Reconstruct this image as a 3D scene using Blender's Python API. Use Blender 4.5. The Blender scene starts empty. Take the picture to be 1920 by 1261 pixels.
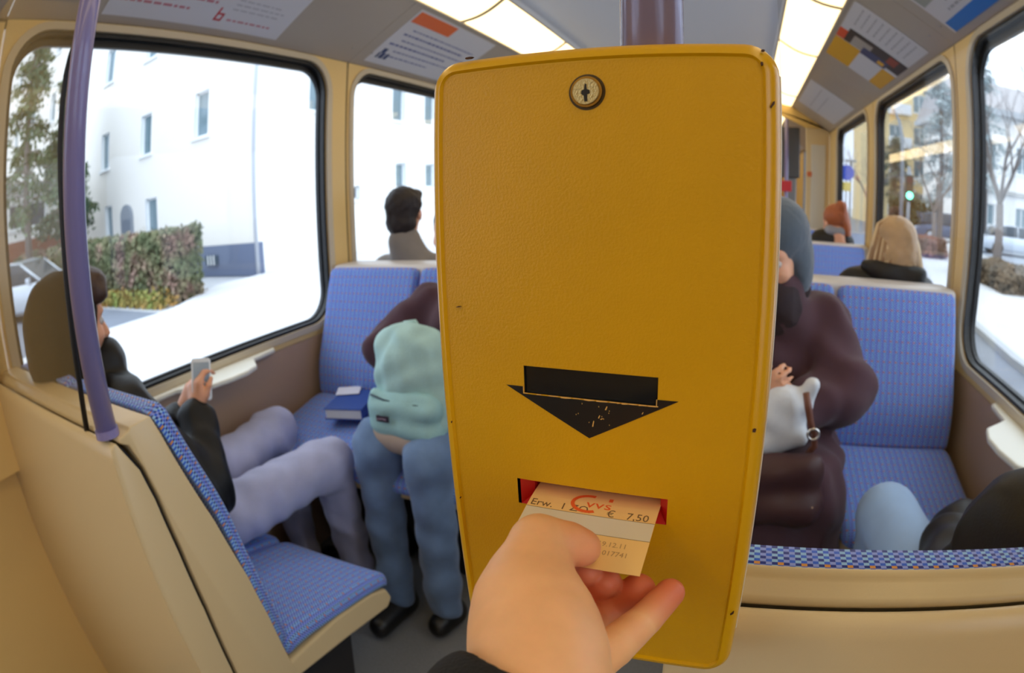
import bpy, bmesh, math, random
import numpy as np
from mathutils import Vector, Matrix, noise
sc = bpy.context.scene
COL = sc.collection
PI = math.pi
R = math.radians

# ------------------------------------------------------------------ camera, sky, exposure
cam_d = bpy.data.cameras.new('camera')
cam = bpy.data.objects.new('camera', cam_d); COL.objects.link(cam); sc.camera = cam
cam_d.type = 'PANO'; cam_d.panorama_type = 'FISHEYE_EQUISOLID'
cam_d.sensor_fit = 'HORIZONTAL'; cam_d.sensor_width = 36.0
cam_d.fisheye_lens = 1101.5 / 1920 * 36.0; cam_d.fisheye_fov = R(180)
cam_d.lens = 20.0
cam_d.shift_x = -162.9 / 1920; cam_d.shift_y = 17.7 / 1920
cam_d.clip_start = 0.01; cam_d.clip_end = 500
CAM = Vector((0.406, 0.0, 1.36))
cam.matrix_world = Matrix.Translation(CAM) @ Matrix.Rotation(R(14.05), 4, 'Z') @ Matrix.Rotation(R(90 - 14.84), 4, 'X') @ Matrix.Rotation(R(0.06), 4, 'Z')
cam_d.dof.use_dof = True; cam_d.dof.focus_distance = 0.40; cam_d.dof.aperture_fstop = 8.5

world = bpy.data.worlds.new('overcast'); sc.world = world; world.use_nodes = True
wn = world.node_tree.nodes; wl = world.node_tree.links
bg = wn['Background']
tc = wn.new('ShaderNodeTexCoord'); sp = wn.new('ShaderNodeSeparateXYZ'); rp = wn.new('ShaderNodeValToRGB')
wl.new(tc.outputs['Generated'], sp.inputs[0]); wl.new(sp.outputs['Z'], rp.inputs[0]); wl.new(rp.outputs[0], bg.inputs[0])
rp.color_ramp.elements[0].position = 0.0; rp.color_ramp.elements[0].color = (0.62, 0.74, 0.95, 1)
rp.color_ramp.elements[1].position = 0.5; rp.color_ramp.elements[1].color = (0.80, 0.90, 1.0, 1)
bg.inputs['Strength'].default_value = 2.9
sc.view_settings.view_transform = 'Standard'; sc.view_settings.look = 'None'
sc.view_settings.exposure = 0.0; sc.view_settings.gamma = 1.0; sc.view_settings.use_curve_mapping = False
sc.cycles.use_denoising = True
sc.cycles.max_bounces = 10; sc.cycles.transparent_max_bounces = 24; sc.cycles.diffuse_bounces = 6
sc.cycles.caustics_reflective = False; sc.cycles.caustics_refractive = False
sc.cycles.sample_clamp_indirect = 6
LAMP = 3.4      # radiance of the lit ceiling diffusers

# ------------------------------------------------------------------ helpers
def lin(c):
    return tuple(((x / 255) / 12.92 if x / 255 <= 0.04045 else (((x / 255) + 0.055) / 1.055) ** 2.4) for x in c) + (1.0,)

MATS = {}
def mat(name, rgb, rough=0.5, metal=0.0, bump=0.0, bscale=200.0, var=0.0, vscale=6.0, sheen=0.0, spec=0.5, sss=0.0, coat=0.0, emit=0.0):
    if name in MATS: return MATS[name]
    m = bpy.data.materials.new(name); m.use_nodes = True; MATS[name] = m
    nt = m.node_tree; b = nt.nodes['Principled BSDF']
    b.inputs['Base Color'].default_value = lin(rgb)
    b.inputs['Roughness'].default_value = rough; b.inputs['Metallic'].default_value = metal
    b.inputs['Specular IOR Level'].default_value = spec
    b.inputs['Sheen Weight'].default_value = sheen; b.inputs['Coat Weight'].default_value = coat
    if sss:
        b.inputs['Subsurface Weight'].default_value = sss; b.inputs['Subsurface Radius'].default_value = (1.0, 0.35, 0.2); b.inputs['Subsurface Scale'].default_value = 0.006
    if emit:
        b.inputs['Emission Color'].default_value = lin(rgb); b.inputs['Emission Strength'].default_value = emit
    if bump or var:
        t = nt.nodes.new('ShaderNodeTexCoord')
    if bump:
        n = nt.nodes.new('ShaderNodeTexNoise'); n.inputs['Scale'].default_value = bscale; n.inputs['Detail'].default_value = 4
        nt.links.new(t.outputs['Object'], n.inputs['Vector'])
        bp = nt.nodes.new('ShaderNodeBump'); bp.inputs['Strength'].default_value = bump; bp.inputs['Distance'].default_value = 0.002
        nt.links.new(n.outputs['Fac'], bp.inputs['Height']); nt.links.new(bp.outputs[0], b.inputs['Normal'])
    if var:
        n2 = nt.nodes.new('ShaderNodeTexNoise'); n2.inputs['Scale'].default_value = vscale; n2.inputs['Detail'].default_value = 5
        nt.links.new(t.outputs['Object'], n2.inputs['Vector'])
        mr = nt.nodes.new('ShaderNodeMapRange'); mr.inputs[1].default_value = 0.3; mr.inputs[2].default_value = 0.7
        mr.inputs[3].default_value = 1 - var; mr.inputs[4].default_value = 1 + var
        nt.links.new(n2.outputs['Fac'], mr.inputs[0])
        mx = nt.nodes.new('ShaderNodeMix'); mx.data_type = 'RGBA'; mx.blend_type = 'MULTIPLY'; mx.inputs[0].default_value = 1.0
        mx.inputs[6].default_value = lin(rgb); nt.links.new(mr.outputs[0], mx.inputs[7]); nt.links.new(mx.outputs[2], b.inputs['Base Color'])
    return m

def emat(name, rgb, s):
    m = bpy.data.materials.new(name); m.use_nodes = True; m.node_tree.nodes.clear()
    e = m.node_tree.nodes.new('ShaderNodeEmission'); o = m.node_tree.nodes.new('ShaderNodeOutputMaterial')
    e.inputs[0].default_value = lin(rgb); e.inputs[1].default_value = s; m.node_tree.links.new(e.outputs[0], o.inputs[0]); return m

def glass_mat(name, tint=(1, 1, 1), ior=1.5, gloss=1.0):
    m = bpy.data.materials.new(name); m.use_nodes = True; nt = m.node_tree; nt.nodes.clear()
    o = nt.nodes.new('ShaderNodeOutputMaterial'); mx = nt.nodes.new('ShaderNodeMixShader'); f = nt.nodes.new('ShaderNodeFresnel'); f.inputs[0].default_value = ior
    t = nt.nodes.new('ShaderNodeBsdfTransparent'); t.inputs[0].default_value = (*tint, 1)
    g = nt.nodes.new('ShaderNodeBsdfGlossy'); g.inputs['Roughness'].default_value = 0.02; g.inputs[0].default_value = (gloss, gloss, gloss, 1)
    ge = nt.nodes.new('ShaderNodeNewGeometry'); mr = nt.nodes.new('ShaderNodeMapRange'); mr.inputs[3].default_value = ior; mr.inputs[4].default_value = 1 / ior
    nt.links.new(ge.outputs['Backfacing'], mr.inputs[0]); nt.links.new(mr.outputs[0], f.inputs[0])
    nt.links.new(f.outputs[0], mx.inputs[0]); nt.links.new(t.outputs[0], mx.inputs[1]); nt.links.new(g.outputs[0], mx.inputs[2]); nt.links.new(mx.outputs[0], o.inputs[0])
    return m

def seat_fabric(name, dark, mid, light, light2, orange, cell=0.005):
    """woven moquette: small cells in a regular repeat, read from the UVs (metres)"""
    m = bpy.data.materials.new(name); m.use_nodes = True; nt = m.node_tree; N = nt.nodes; L = nt.links
    b = N['Principled BSDF']; b.inputs['Roughness'].default_value = 0.75; b.inputs['Sheen Weight'].default_value = 0.15; b.inputs['Specular IOR Level'].default_value = 0.35
    uv = N.new('ShaderNodeTexCoord'); s = N.new('ShaderNodeSeparateXYZ'); L.new(uv.outputs['UV'], s.inputs[0])
    def M(op, a, b_=None):
        n = N.new('ShaderNodeMath'); n.operation = op
        for i, v in enumerate((a, b_)):
            if v is None: continue
            if hasattr(v, 'links'): L.new(v, n.inputs[i])
            else: n.inputs[i].default_value = v
        return n.outputs[0]
    u = M('FLOOR', M('DIVIDE', s.outputs[0], cell)); v = M('FLOOR', M('DIVIDE', s.outputs[1], cell * 0.8))
    chk = M('FLOORED_MODULO', M('ADD', u, v), 2)
    col2 = M('FLOORED_MODULO', M('FLOOR', M('DIVIDE', u, 2)), 2)
    orow = M('COMPARE', M('FLOORED_MODULO', v, 8), 0); N[-1].inputs[2].default_value = 0.1
    ocol = M('COMPARE', M('FLOORED_MODULO', u, 4), 1); N[-1].inputs[2].default_value = 0.1
    om = M('MULTIPLY', orow, ocol)
    def mix(f, a, c):
        n = N.new('ShaderNodeMix'); n.data_type = 'RGBA'
        L.new(f, n.inputs[0])
        for i, q in ((6, a), (7, c)):
            if hasattr(q, 'links'): L.new(q, n.inputs[i])
            else: n.inputs[i].default_value = lin(q)
        return n.outputs[2]
    lt = mix(col2, light, light2); dk = mix(M('FLOORED_MODULO', v, 2), dark, mid)
    c = mix(chk, dk, lt); c = mix(om, c, orange)
    L.new(c, b.inputs['Base Color'])
    bp = N.new('ShaderNodeBump'); bp.inputs['Strength'].default_value = 0.3; bp.inputs['Distance'].default_value = 0.001
    L.new(chk, bp.inputs['Height']); L.new(bp.outputs[0], b.inputs['Normal'])
    return m

def link(name, me, m=None, parent=None, smooth=False):
    me.name = name
    if m is not None:
        me.materials.clear(); me.materials.append(m)
    if smooth:
        me.polygons.foreach_set('use_smooth', [True] * len(me.polygons))
    o = bpy.data.objects.new(name, me); COL.objects.link(o)
    if parent is not None: o.parent = parent
    return o

def tag(o, label=None, cat=None, group=None, kind=None):
    if label: o['label'] = label
    if cat: o['category'] = cat
    if group: o['group'] = group
    if kind: o['kind'] = kind
    return o

def empty(name, loc=(0, 0, 0), label=None, cat=None, group=None, kind=None, rz=0.0):
    o = bpy.data.objects.new(name, None); COL.objects.link(o); o.location = loc; o.rotation_euler = (0, 0, rz); o.empty_display_size = 0.05
    return tag(o, label, cat, group, kind)

def me_from(verts, faces, uvs=None):
    me = bpy.data.meshes.new('m'); me.from_pydata([tuple(v) for v in verts], [], [tuple(f) for f in faces])
    if uvs is not None:
        l = me.uv_layers.new(name='UVMap')
        for lp in me.loops: l.data[lp.index].uv = uvs[lp.vertex_index]
    me.validate(); me.update(); return me

def bm_me(bm):
    me = bpy.data.meshes.new('m'); bmesh.ops.recalc_face_normals(bm, faces=bm.faces); bm.to_mesh(me); bm.free(); return me

def box_bm(bm, lo, hi, bevel=0.0, seg=2):
    lo, hi = Vector(lo), Vector(hi); g = bmesh.ops.create_cube(bm, size=1.0, matrix=Matrix.Translation((lo + hi) / 2) @ Matrix.Diagonal((*(hi - lo), 1)))
    if bevel:
        es = list({e for v in g['verts'] for e in v.link_edges})
        bmesh.ops.bevel(bm, geom=es, offset=bevel, segments=seg, profile=0.5, affect='EDGES')

def box(name, lo, hi, m, parent=None, bevel=0.0, seg=2, smooth=False):
    bm = bmesh.new(); box_bm(bm, lo, hi, bevel, seg); return link(name, bm_me(bm), m, parent, smooth)

def prism_bm(bm, pts, axis, a, b, bevel=0.0, seg=2, map3=None):
    """polygon pts (2-D) extruded along axis from a to b; bevel rounds every edge"""
    def P(p, t):
        if map3: return map3(p, t)
        return {'x': (t, p[0], p[1]), 'y': (p[0], t, p[1]), 'z': (p[0], p[1], t)}[axis]
    n = len(pts); A = [bm.verts.new(P(p, a)) for p in pts]; B = [bm.verts.new(P(p, b)) for p in pts]
    fs = [bm.faces.new(A), bm.faces.new(B[::-1])]
    for i in range(n): fs.append(bm.faces.new((A[i], B[i], B[(i + 1) % n], A[(i + 1) % n])))
    bmesh.ops.recalc_face_normals(bm, faces=fs)
    if bevel:
        cap = [e for f in fs[:2] for e in f.edges]
        es = [e for e in {e for f in fs for e in f.edges} if e in cap or e.calc_face_angle(0) > 0.6]
        bmesh.ops.bevel(bm, geom=es, offset=bevel, segments=seg, profile=0.5, affect='EDGES', clamp_overlap=True)

def prism(name, pts, axis, a, b, m, parent=None, bevel=0.0, seg=2, smooth=False, map3=None):
    bm = bmesh.new(); prism_bm(bm, pts, axis, a, b, bevel, seg, map3); return link(name, bm_me(bm), m, parent, smooth)

def smooth_angle(o, ang=35):
    me = o.data; me.polygons.foreach_set('use_smooth', [True] * len(me.polygons))
    bm = bmesh.new(); bm.from_mesh(me)
    for e in bm.edges:
        e.smooth = not (len(e.link_faces) == 2 and e.calc_face_angle(0) > R(ang))
    bm.to_mesh(me); bm.free(); return o

def tube_me(path, rad, n=12, cap=True):
    path = [Vector(p) for p in path]; rads = rad if isinstance(rad, (list, tuple)) else [rad] * len(path)
    vs, fs = [], []; up = None
    for i, p in enumerate(path):
        d = (path[min(i + 1, len(path) - 1)] - path[max(i - 1, 0)]).normalized()
        if up is None:
            up = Vector((0, 0, 1)) if abs(d.z) < 0.9 else Vector((1, 0, 0))
        s = d.cross(up).normalized(); up = s.cross(d).normalized()
        for k in range(n):
            a = 2 * PI * k / n; vs.append(p + (s * math.cos(a) + up * math.sin(a)) * rads[i])
    for i in range(len(path) - 1):
        for k in range(n):
            fs.append((i * n + k, i * n + (k + 1) % n, (i + 1) * n + (k + 1) % n, (i + 1) * n + k))
    if cap:
        fs.append(tuple(range(n))[::-1]); fs.append(tuple(range((len(path) - 1) * n, len(path) * n)))
    return me_from(vs, fs)

def tube(name, path, rad, m, parent=None, n=12): return link(name, tube_me(path, rad, n), m, parent, True)

def rrect(x0, x1, y0, y1, r, n=6):
    """rounded rectangle outline, counter-clockwise"""
    out = []
    for cx, cy, a0 in ((x1 - r, y1 - r, 0), (x0 + r, y1 - r, 90), (x0 + r, y0 + r, 180), (x1 - r, y0 + r, 270)):
        for k in range(n + 1):
            a = R(a0 + 90 * k / n); out.append((cx + r * math.cos(a), cy + r * math.sin(a)))
    return out

def join_me(mes):
    bm = bmesh.new()
    for me in mes: bm.from_mesh(me)
    out = bpy.data.meshes.new('m'); bm.to_mesh(out); bm.free(); return out

def text_me(s, size, depth=0.0002, align='LEFT', sx=1.0):
    cu = bpy.data.curves.new('t', 'FONT'); cu.body = s; cu.size = size; cu.extrude = depth; cu.align_x = align; cu.resolution_u = 2
    o = bpy.data.objects.new('t', cu); COL.objects.link(o)
    dg = bpy.context.evaluated_depsgraph_get(); dg.update()
    me = bpy.data.meshes.new_from_object(o.evaluated_get(dg)); bpy.data.objects.remove(o)
    for v in me.vertices: v.co.x *= sx
    return me

def frame_mat(origin, ux, uy):
    ux = Vector(ux).normalized(); uy = Vector(uy).normalized(); uz = ux.cross(uy)
    M = Matrix((ux, uy, uz)).transposed().to_4x4(); M.translation = Vector(origin); return M

# ---- smooth implicit bodies (round cones and ellipsoids blended together, then meshed)
def sdf_mesh(prims, h, k=0.02, seed=0, fold=0.0, fscale=20.0, fstretch=(1, 1, 1)):
    pts = []
    for p in prims:
        if p[0] == 'c': pts += [np.array(p[1]) - p[3], np.array(p[1]) + p[3], np.array(p[2]) - p[4], np.array(p[2]) + p[4]]
        elif p[0] in 'e': r = max(p[2]); pts += [np.array(p[1]) - r, np.array(p[1]) + r]
    pts = np.array(pts); lo = pts.min(0) - 3 * h - k; hi = pts.max(0) + 3 * h + k
    n = np.ceil((hi - lo) / h).astype(int) + 1
    ax = [lo[i] + h * np.arange(n[i]) for i in range(3)]
    D = np.full(n, 1.0, dtype=np.float32)
    for p in prims:
        kk = p[6] if p[0] == 'c' and len(p) > 6 else (p[5] if p[0] == 'e' and len(p) > 5 else k)
        if p[0] == 'c':
            a, b, ra, rb = np.array(p[1], float), np.array(p[2], float), p[3], p[4]
            bl = np.minimum(a - ra, b - rb) - kk - 2 * h; bh = np.maximum(a + ra, b + rb) + kk + 2 * h
        else:
            c, r = np.array(p[1], float), np.array(p[2], float); rm = r.max(); bl = c - rm - kk - 2 * h; bh = c + rm + kk + 2 * h
        i0 = np.maximum(0, np.floor((bl - lo) / h).astype(int)); i1 = np.minimum(n, np.ceil((bh - lo) / h).astype(int) + 1)
        if (i1 <= i0).any(): continue
        X, Y, Z = np.meshgrid(ax[0][i0[0]:i1[0]], ax[1][i0[1]:i1[1]], ax[2][i0[2]:i1[2]], indexing='ij')
        if p[0] == 'c':
            ab = b - a; l2 = max((ab ** 2).sum(), 1e-12)
            t = np.clip(((X - a[0]) * ab[0] + (Y - a[1]) * ab[1] + (Z - a[2]) * ab[2]) / l2, 0, 1)
            d = np.sqrt((X - a[0] - t * ab[0]) ** 2 + (Y - a[1] - t * ab[1]) ** 2 + (Z - a[2] - t * ab[2]) ** 2) - (ra + t * (rb - ra))
            op = p[5] if len(p) > 5 else '+'
        else:
            Q = np.stack([X - c[0], Y - c[1], Z - c[2]], -1)
            Rm = p[3] if len(p) > 3 and p[3] is not None else np.eye(3)
            Q = Q @ np.array(Rm); q = Q / r; g = Q / (r * r)
            k0 = np.sqrt((q ** 2).sum(-1)); k1 = np.sqrt((g ** 2).sum(-1)); d = k0 * (k0 - 1) / np.maximum(k1, 1e-9)
            op = p[4] if len(p) > 4 else '+'
        S = (slice(i0[0], i1[0]), slice(i0[1], i1[1]), slice(i0[2], i1[2])); cur = D[S]
        if op == '+':
            hh = np.maximum(kk - np.abs(cur - d), 0) / kk; D[S] = np.minimum(cur, d) - hh * hh * kk * 0.25
        else:
            d = -d; hh = np.maximum(kk - np.abs(cur - d), 0) / kk; D[S] = np.maximum(cur, d) + hh * hh * kk * 0.25
    if fold:
        X, Y, Z = np.meshgrid(*ax, indexing='ij', sparse=True); s = fscale; f = fstretch
        D = D + fold * (np.sin(s * f[0] * X + 1.7 * np.sin(s * .6 * Z + seed) + seed) * np.sin(s * f[2] * Z + 2.1 * np.sin(s * .5 * Y) + 2 * seed) + .5 * np.sin(2.3 * s * Y * f[1] + 1.3 * np.sin(1.7 * s * X) + seed)).astype(np.float32)
    # surface nets
    ins = D < 0
    a = ins[:-1, :-1, :-1]; tot = np.zeros(a.shape, np.int8)
    cor = [(i, j, l) for i in (0, 1) for j in (0, 1) for l in (0, 1)]
    sl = lambda c: tuple(slice(c[q], (D.shape[q] - 1 + c[q])) for q in range(3))
    for c in cor: tot += ins[sl(c)]
    act = (tot > 0) & (tot < 8); idx = np.argwhere(act); vid = np.full(a.shape, -1, np.int64); vid[act] = np.arange(len(idx))
    acc = np.zeros((len(idx), 3)); cnt = np.zeros(len(idx))
    for c in cor:
        for q in range(3):
            if c[q]: continue
            c2 = list(c); c2[q] = 1
            v0 = D[idx[:, 0] + c[0], idx[:, 1] + c[1], idx[:, 2] + c[2]]; v1 = D[idx[:, 0] + c2[0], idx[:, 1] + c2[1], idx[:, 2] + c2[2]]
            m_ = (v0 < 0) != (v1 < 0); t = np.where(m_, v0 / np.where(m_, v0 - v1, 1), 0)
            for r_ in range(3): acc[:, r_] += np.where(m_, c[r_] + (t if r_ == q else 0), 0)
            cnt += m_
    V = lo + h * (idx + acc / np.maximum(cnt, 1)[:, None])
    F = []
    for q in range(3):
        o1, o2 = (q + 1) % 3, (q + 2) % 3
        s0 = [slice(None)] * 3; s1 = [slice(None)] * 3; s0[q] = slice(0, -1); s1[q] = slice(1, None)
        A, B = ins[tuple(s0)], ins[tuple(s1)]; e = np.argwhere(A != B)
        ok = (e[:, o1] > 0) & (e[:, o2] > 0) & (e[:, o1] < D.shape[o1] - 1) & (e[:, o2] < D.shape[o2] - 1); e = e[ok]
        fl = A[e[:, 0], e[:, 1], e[:, 2]]
        def vv(d1, d2):
            t = e.copy(); t[:, o1] -= d1; t[:, o2] -= d2; return vid[t[:, 0], t[:, 1], t[:, 2]]
        quad = np.stack([vv(1, 1), vv(0, 1), vv(0, 0), vv(1, 0)], 1); quad[~fl] = quad[~fl][:, ::-1]; F.append(quad)
    F = np.concatenate(F)
    me = bpy.data.meshes.new('m'); me.vertices.add(len(V)); me.vertices.foreach_set('co', V.ravel())
    me.loops.add(F.size); me.loops.foreach_set('vertex_index', F.ravel()); me.polygons.add(len(F)); me.polygons.foreach_set('loop_start', np.arange(0, F.size, 4)); me.update(calc_edges=True); me.validate()
    # light relaxation
    E_ = np.empty(len(me.edges) * 2, np.int64); me.edges.foreach_get('vertices', E_); E_ = E_.reshape(-1, 2)
    for _ in range(2):
        S_ = np.zeros_like(V); n_ = np.zeros(len(V)); np.add.at(S_, E_[:, 0], V[E_[:, 1]]); np.add.at(S_, E_[:, 1], V[E_[:, 0]]); np.add.at(n_, E_.ravel(), 1)
        V = V * 0.5 + 0.5 * S_ / np.maximum(n_, 1)[:, None]
    me.vertices.foreach_set('co', V.ravel()); me.update(); return me

# ------------------------------------------------------------------ materials
CREAM = mat('cream_plastic', (214, 192, 148), 0.32, bump=0.05, bscale=500)
CREAM_UP = mat('cream_wall', (226, 194, 128), 0.35, bump=0.04, bscale=300)
BEIGE = mat('beige_bezel', (196, 184, 160), 0.35)
TAUPE = mat('taupe_wall', (176, 148, 124), 0.38, bump=0.05, bscale=400)
COVE = mat('grey_cove', (178, 168, 156), 0.28, bump=0.02, bscale=300)
CEIL = mat('ceiling_white', (226, 230, 236), 0.45)
RUBBER = mat('black_rubber', (14, 15, 17), 0.45)
FLOORM = mat('floor_vinyl', (122, 124, 128), 0.55, bump=0.1, bscale=600, var=0.14, vscale=160)
DARK = mat('underseat_shade', (28, 27, 30), 0.7)  # colour lowered to paint in the deep shadow beneath the seats
SHELF = mat('white_ledge', (226, 226, 215), 0.3)
STEEL = mat('steel', (170, 170, 172), 0.3, 0.9)
POLE = mat('violet_pole', (132, 126, 178), 0.28, 0.0, coat=0.4)
POLE2 = mat('grey_violet_pole', (126, 118, 146), 0.22, 0.15, coat=0.4)
GLASS = glass_mat('window_glass', (0.97, 0.98, 0.99), 1.28)
SCREEN = glass_mat('screen_glass', (0.95, 0.945, 0.93), 1.22)
FAB = seat_fabric('blue_moquette', (10, 34, 132), (32, 88, 206), (146, 190, 230), (140, 156, 226), (214, 148, 60))
FAB_SHADED = seat_fabric('blue_moquette_shaded', (12, 20, 72), (22, 38, 110), (74, 104, 158), (64, 74, 150), (186, 110, 50))  # shaded copy of the moquette, shade put into its colours; unassigned
WHITE = mat('print_white', (214, 214, 220), 0.4)
LGREY = mat('print_grey', (168, 168, 176), 0.4)
PRED = mat('print_red', (196, 40, 52), 0.4); PORANGE = mat('print_orange', (236, 112, 56), 0.4)
PYEL = mat('print_yellow', (228, 170, 30), 0.4); PBLUE = mat('print_blue', (28, 120, 210), 0.4)
PBLACK = mat('print_black', (40, 36, 42), 0.4); PINK = mat('print_rose', (196, 150, 160), 0.4)
PNAVY = mat('print_navy', (44, 62, 110), 0.4); PINKY = mat('print_ink_blue', (96, 104, 160), 0.4); PSKY = mat('print_sky', (130, 184, 226), 0.4)

# ------------------------------------------------------------------ the car body
floor = box('floor', (-1.24, -3.0, -0.06), (1.24, 12.0, 0.0), FLOORM); tag(floor, kind='structure')
SEAM = [1.975]; 
BAYS = [(-0.1, 0.40), (0.40, 1.97), (1.97, 3.41), (3.41, 4.86), (4.86, 5.2)]
WIN = {'a': (0.455, 1.825), 'b': (2.030, 3.31), 'c': (3.575, 4.76)}
ZW0, ZW1 = 0.903, 1.928
def panel_with_hole(name, s, y0, y1, z0, z1, hole, m, parent):
    """wall panel in the plane x=s*1.17 with a rounded window opening and its reveal"""
    hy0, hy1, hz0, hz1, r = hole; n = 8
    inner = rrect(hy0, hy1, hz0, hz1, r, n); cy, cz = (hy0 + hy1) / 2, (hz0 + hz1) / 2
    outer = []
    # corner points of the hole map to the panel outline
    for (p, q) in inner:
        fy = (p - cy) / ((hy1 - hy0) / 2); fz = (q - cz) / ((hz1 - hz0) / 2); f = max(abs(fy), abs(fz))
        fy, fz = fy / f, fz / f
        outer.append((y1 if fy > 0 else y0, cz) if False else ((cy + fy * ((y1 - cy) if fy > 0 else (cy - y0))), (cz + fz * ((z1 - cz) if fz > 0 else (cz - z0)))))
    outer2 = [outer[i] for i in range(len(outer))]
    N = len(inner); x = s * 1.17; vs = []
    for p in outer2: vs.append((x, p[0], p[1]))
    e = 0.010
    for p in rrect(hy0 - e, hy1 + e, hz0 - e, hz1 + e, r + e, n): vs.append((x, p[0], p[1]))
    for p in inner: vs.append((x + s * 0.008, p[0], p[1]))
    for p in inner: vs.append((x + s * 0.03, p[0], p[1]))
    for p in outer2: vs.append((x + s * 0.03, p[0], p[1]))
    fs = []
    for k in range(4):
        for i in range(N):
            j = (i + 1) % N; fs.append((k * N + i, k * N + j, (k + 1) * N + j, (k + 1) * N + i))
    for i in range(N):
        j = (i + 1) % N; fs.append((4 * N + i, 4 * N + j, j, i))
    me = me_from(vs, fs); bm = bmesh.new(); bm.from_mesh(me)
    for (ya, za) in ((y0, z0), (y0, z1), (y1, z0), (y1, z1)):   # square off the four corners
        near = sorted(bm.verts, key=lambda v: (v.co.y - ya) ** 2 + (v.co.z - za) ** 2)
        for v in near[:2]:
            v.co.y, v.co.z = ya, za
    o = link(name, bm_me(bm), m, parent); return smooth_angle(o, 30)

def ring(name, s, x0, x1, outer, inner, m, parent):
    """ring between two outlines (y,z), from x0 to x1"""
    N = len(outer); vs = [(s * x0, *p) for p in outer] + [(s * x0, *p) for p in inner] + [(s * x1, *p) for p in inner] + [(s * x1, *p) for p in outer]
    fs = []
    for k in range(4):
        for i in range(N):
            j = (i + 1) % N; fs.append((k * N + i, k * N + j, ((k + 1) % 4) * N + j, ((k + 1) % 4) * N + i))
    return link(name, me_from(vs, fs), m, parent)

wallL = empty('wall_left', kind='structure'); wallR = empty('wall_right', kind='structure')
wn_i = 0
for s, W_ in ((-1, wallL), (1, wallR)):
    for (y0, y1), key in zip(BAYS[1:4], 'abc'):
        g = 0.0050; hy0, hy1 = WIN[key]
        panel_with_hole('wall_panel', s, y0 + g, y1 - g, ZW0 - 0.055, 1.962, (hy0 - 0.015, hy1 + 0.015, ZW0 - 0.012, ZW1 + 0.008, 0.13), CREAM_UP, W_)
        box('lower_panel', (min(s * 1.17, s * 1.2), y0 + g, 0.0), (max(s * 1.17, s * 1.2), y1 - g, ZW0 - 0.057), TAUPE, W_)
        wn_i += 1
        box('seam_strip', (min(s * 1.174, s * 1.19), y1 - .012, 0.0), (max(s * 1.174, s * 1.19), y1 + .012, 1.95), RUBBER, W_)
        w = empty('window_%d' % wn_i, kind='structure')
        ring('rubber_gasket', s, 1.176, 1.214, rrect(hy0 - 0.013, hy1 + 0.013, ZW0 - 0.011, ZW1 + 0.007, 0.13, 8), rrect(hy0, hy1, ZW0, ZW1 - 0.006, 0.118, 8), RUBBER, w)
        ring('inner_gasket', s, 1.20, 1.216, rrect(hy0 - 0.01, hy1 + 0.01, ZW0 - 0.01, ZW1 + 0.01, 0.125, 8), rrect(hy0 + 0.006, hy1 - 0.006, ZW0 + 0.006, ZW1 - 0.030, 0.108, 8), RUBBER, w)
        ring('bezel', s, 1.163, 1.172, rrect(hy0 - 0.042, hy1 + 0.042, ZW0 - 0.034, ZW1 + 0.030, 0.155, 8), rrect(hy0 - 0.014, hy1 + 0.014, ZW0 - 0.011, ZW1 + 0.007, 0.13, 8), BEIGE, w)
        prism('pane', rrect(hy0 - 0.01, hy1 + 0.01, ZW0 - 0.01, ZW1 + 0.005, 0.12, 8), 'x', s * 1.205, s * 1.209, GLASS, w)
        # slim ledge along the sill, widening to a small table
        yc = (hy0 + hy1) / 2 + 0.02
        tp = [(s * 1.168, hy0 + 0.16), (s * 1.142, hy0 + 0.18), (s * 1.140, yc - 0.20), (s * 1.10, yc - 0.16), (s * 1.045, yc - 0.11), (s * 1.03, yc - 0.03), (s * 1.03, yc + 0.04), (s * 1.05, yc + 0.10), (s * 1.132, yc + 0.16), (s * 1.142, yc + 0.28), (s * 1.168, yc + 0.30)]
        if s > 0: tp = tp[::-1]
        t = prism('window_table', tp, 'z', 0.852, 0.868, SHELF, None, 0.005, 2)
        side = 'house-side' if s < 0 else 'street-side'
        which = {'a': 'big near window', 'b': 'second window', 'c': 'third window'}[key]
        tag(t, 'small white ledge table under the %s %s' % (side, which), 'table')
    # rear part of the car, behind the photographer: solid panels and door glazing
    box('lower_panel', (min(s * 1.17, s * 1.2), -3.0, 0.0), (max(s * 1.17, s * 1.2), 0.3975, 0.86), CREAM_UP, W_)
    for ya, yb in ((-3.0, -1.75), (-0.35, 0.3975)):  # second span unseen, closed solid to keep rear light off the near area
        box('wall_panel', (min(s * 1.17, s * 1.2), ya, 0.86), (max(s * 1.17, s * 1.2), yb, 1.955), CREAM_UP, W_)
    # past the third window
    box('wall_panel', (min(s * 1.17, s * 1.2), 4.8625, 0.0), (max(s * 1.17, s * 1.2), 5.2, 1.955), CREAM_UP, W_)
    box('wall_panel', (min(s * 1.17, s * 1.2), 7.4, 0.0), (max(s * 1.17, s * 1.2), 12.0, 1.955), CREAM_UP, W_)
# leaning post beside the near partition, holding a handle slit
box('trim_1', (-1.172, 0.0, 0.86), (-1.10, 0.335, 1.99), CREAM_UP).__setitem__('kind', 'structure')
# back wall of the car (behind the photographer)
bw = box('wall_back', (-1.2, -3.05, 0.0), (1.2, -3.0, 2.3), CREAM_UP); tag(bw, kind='structure')
fw = box('wall_front', (-1.2, 12.0, 0.0), (1.2, 12.05, 2.3), CREAM_UP); tag(fw, kind='structure')

# dark seam line between wall and cove, light rail
for k, s in enumerate((-1, 1)):
    o = box('trim_%d' % (2 + k), (min(s * 1.172, s * 1.19), -3.0, 1.940), (max(s * 1.172, s * 1.19), 12.0, 1.972), RUBBER); tag(o, kind='structure')

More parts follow.
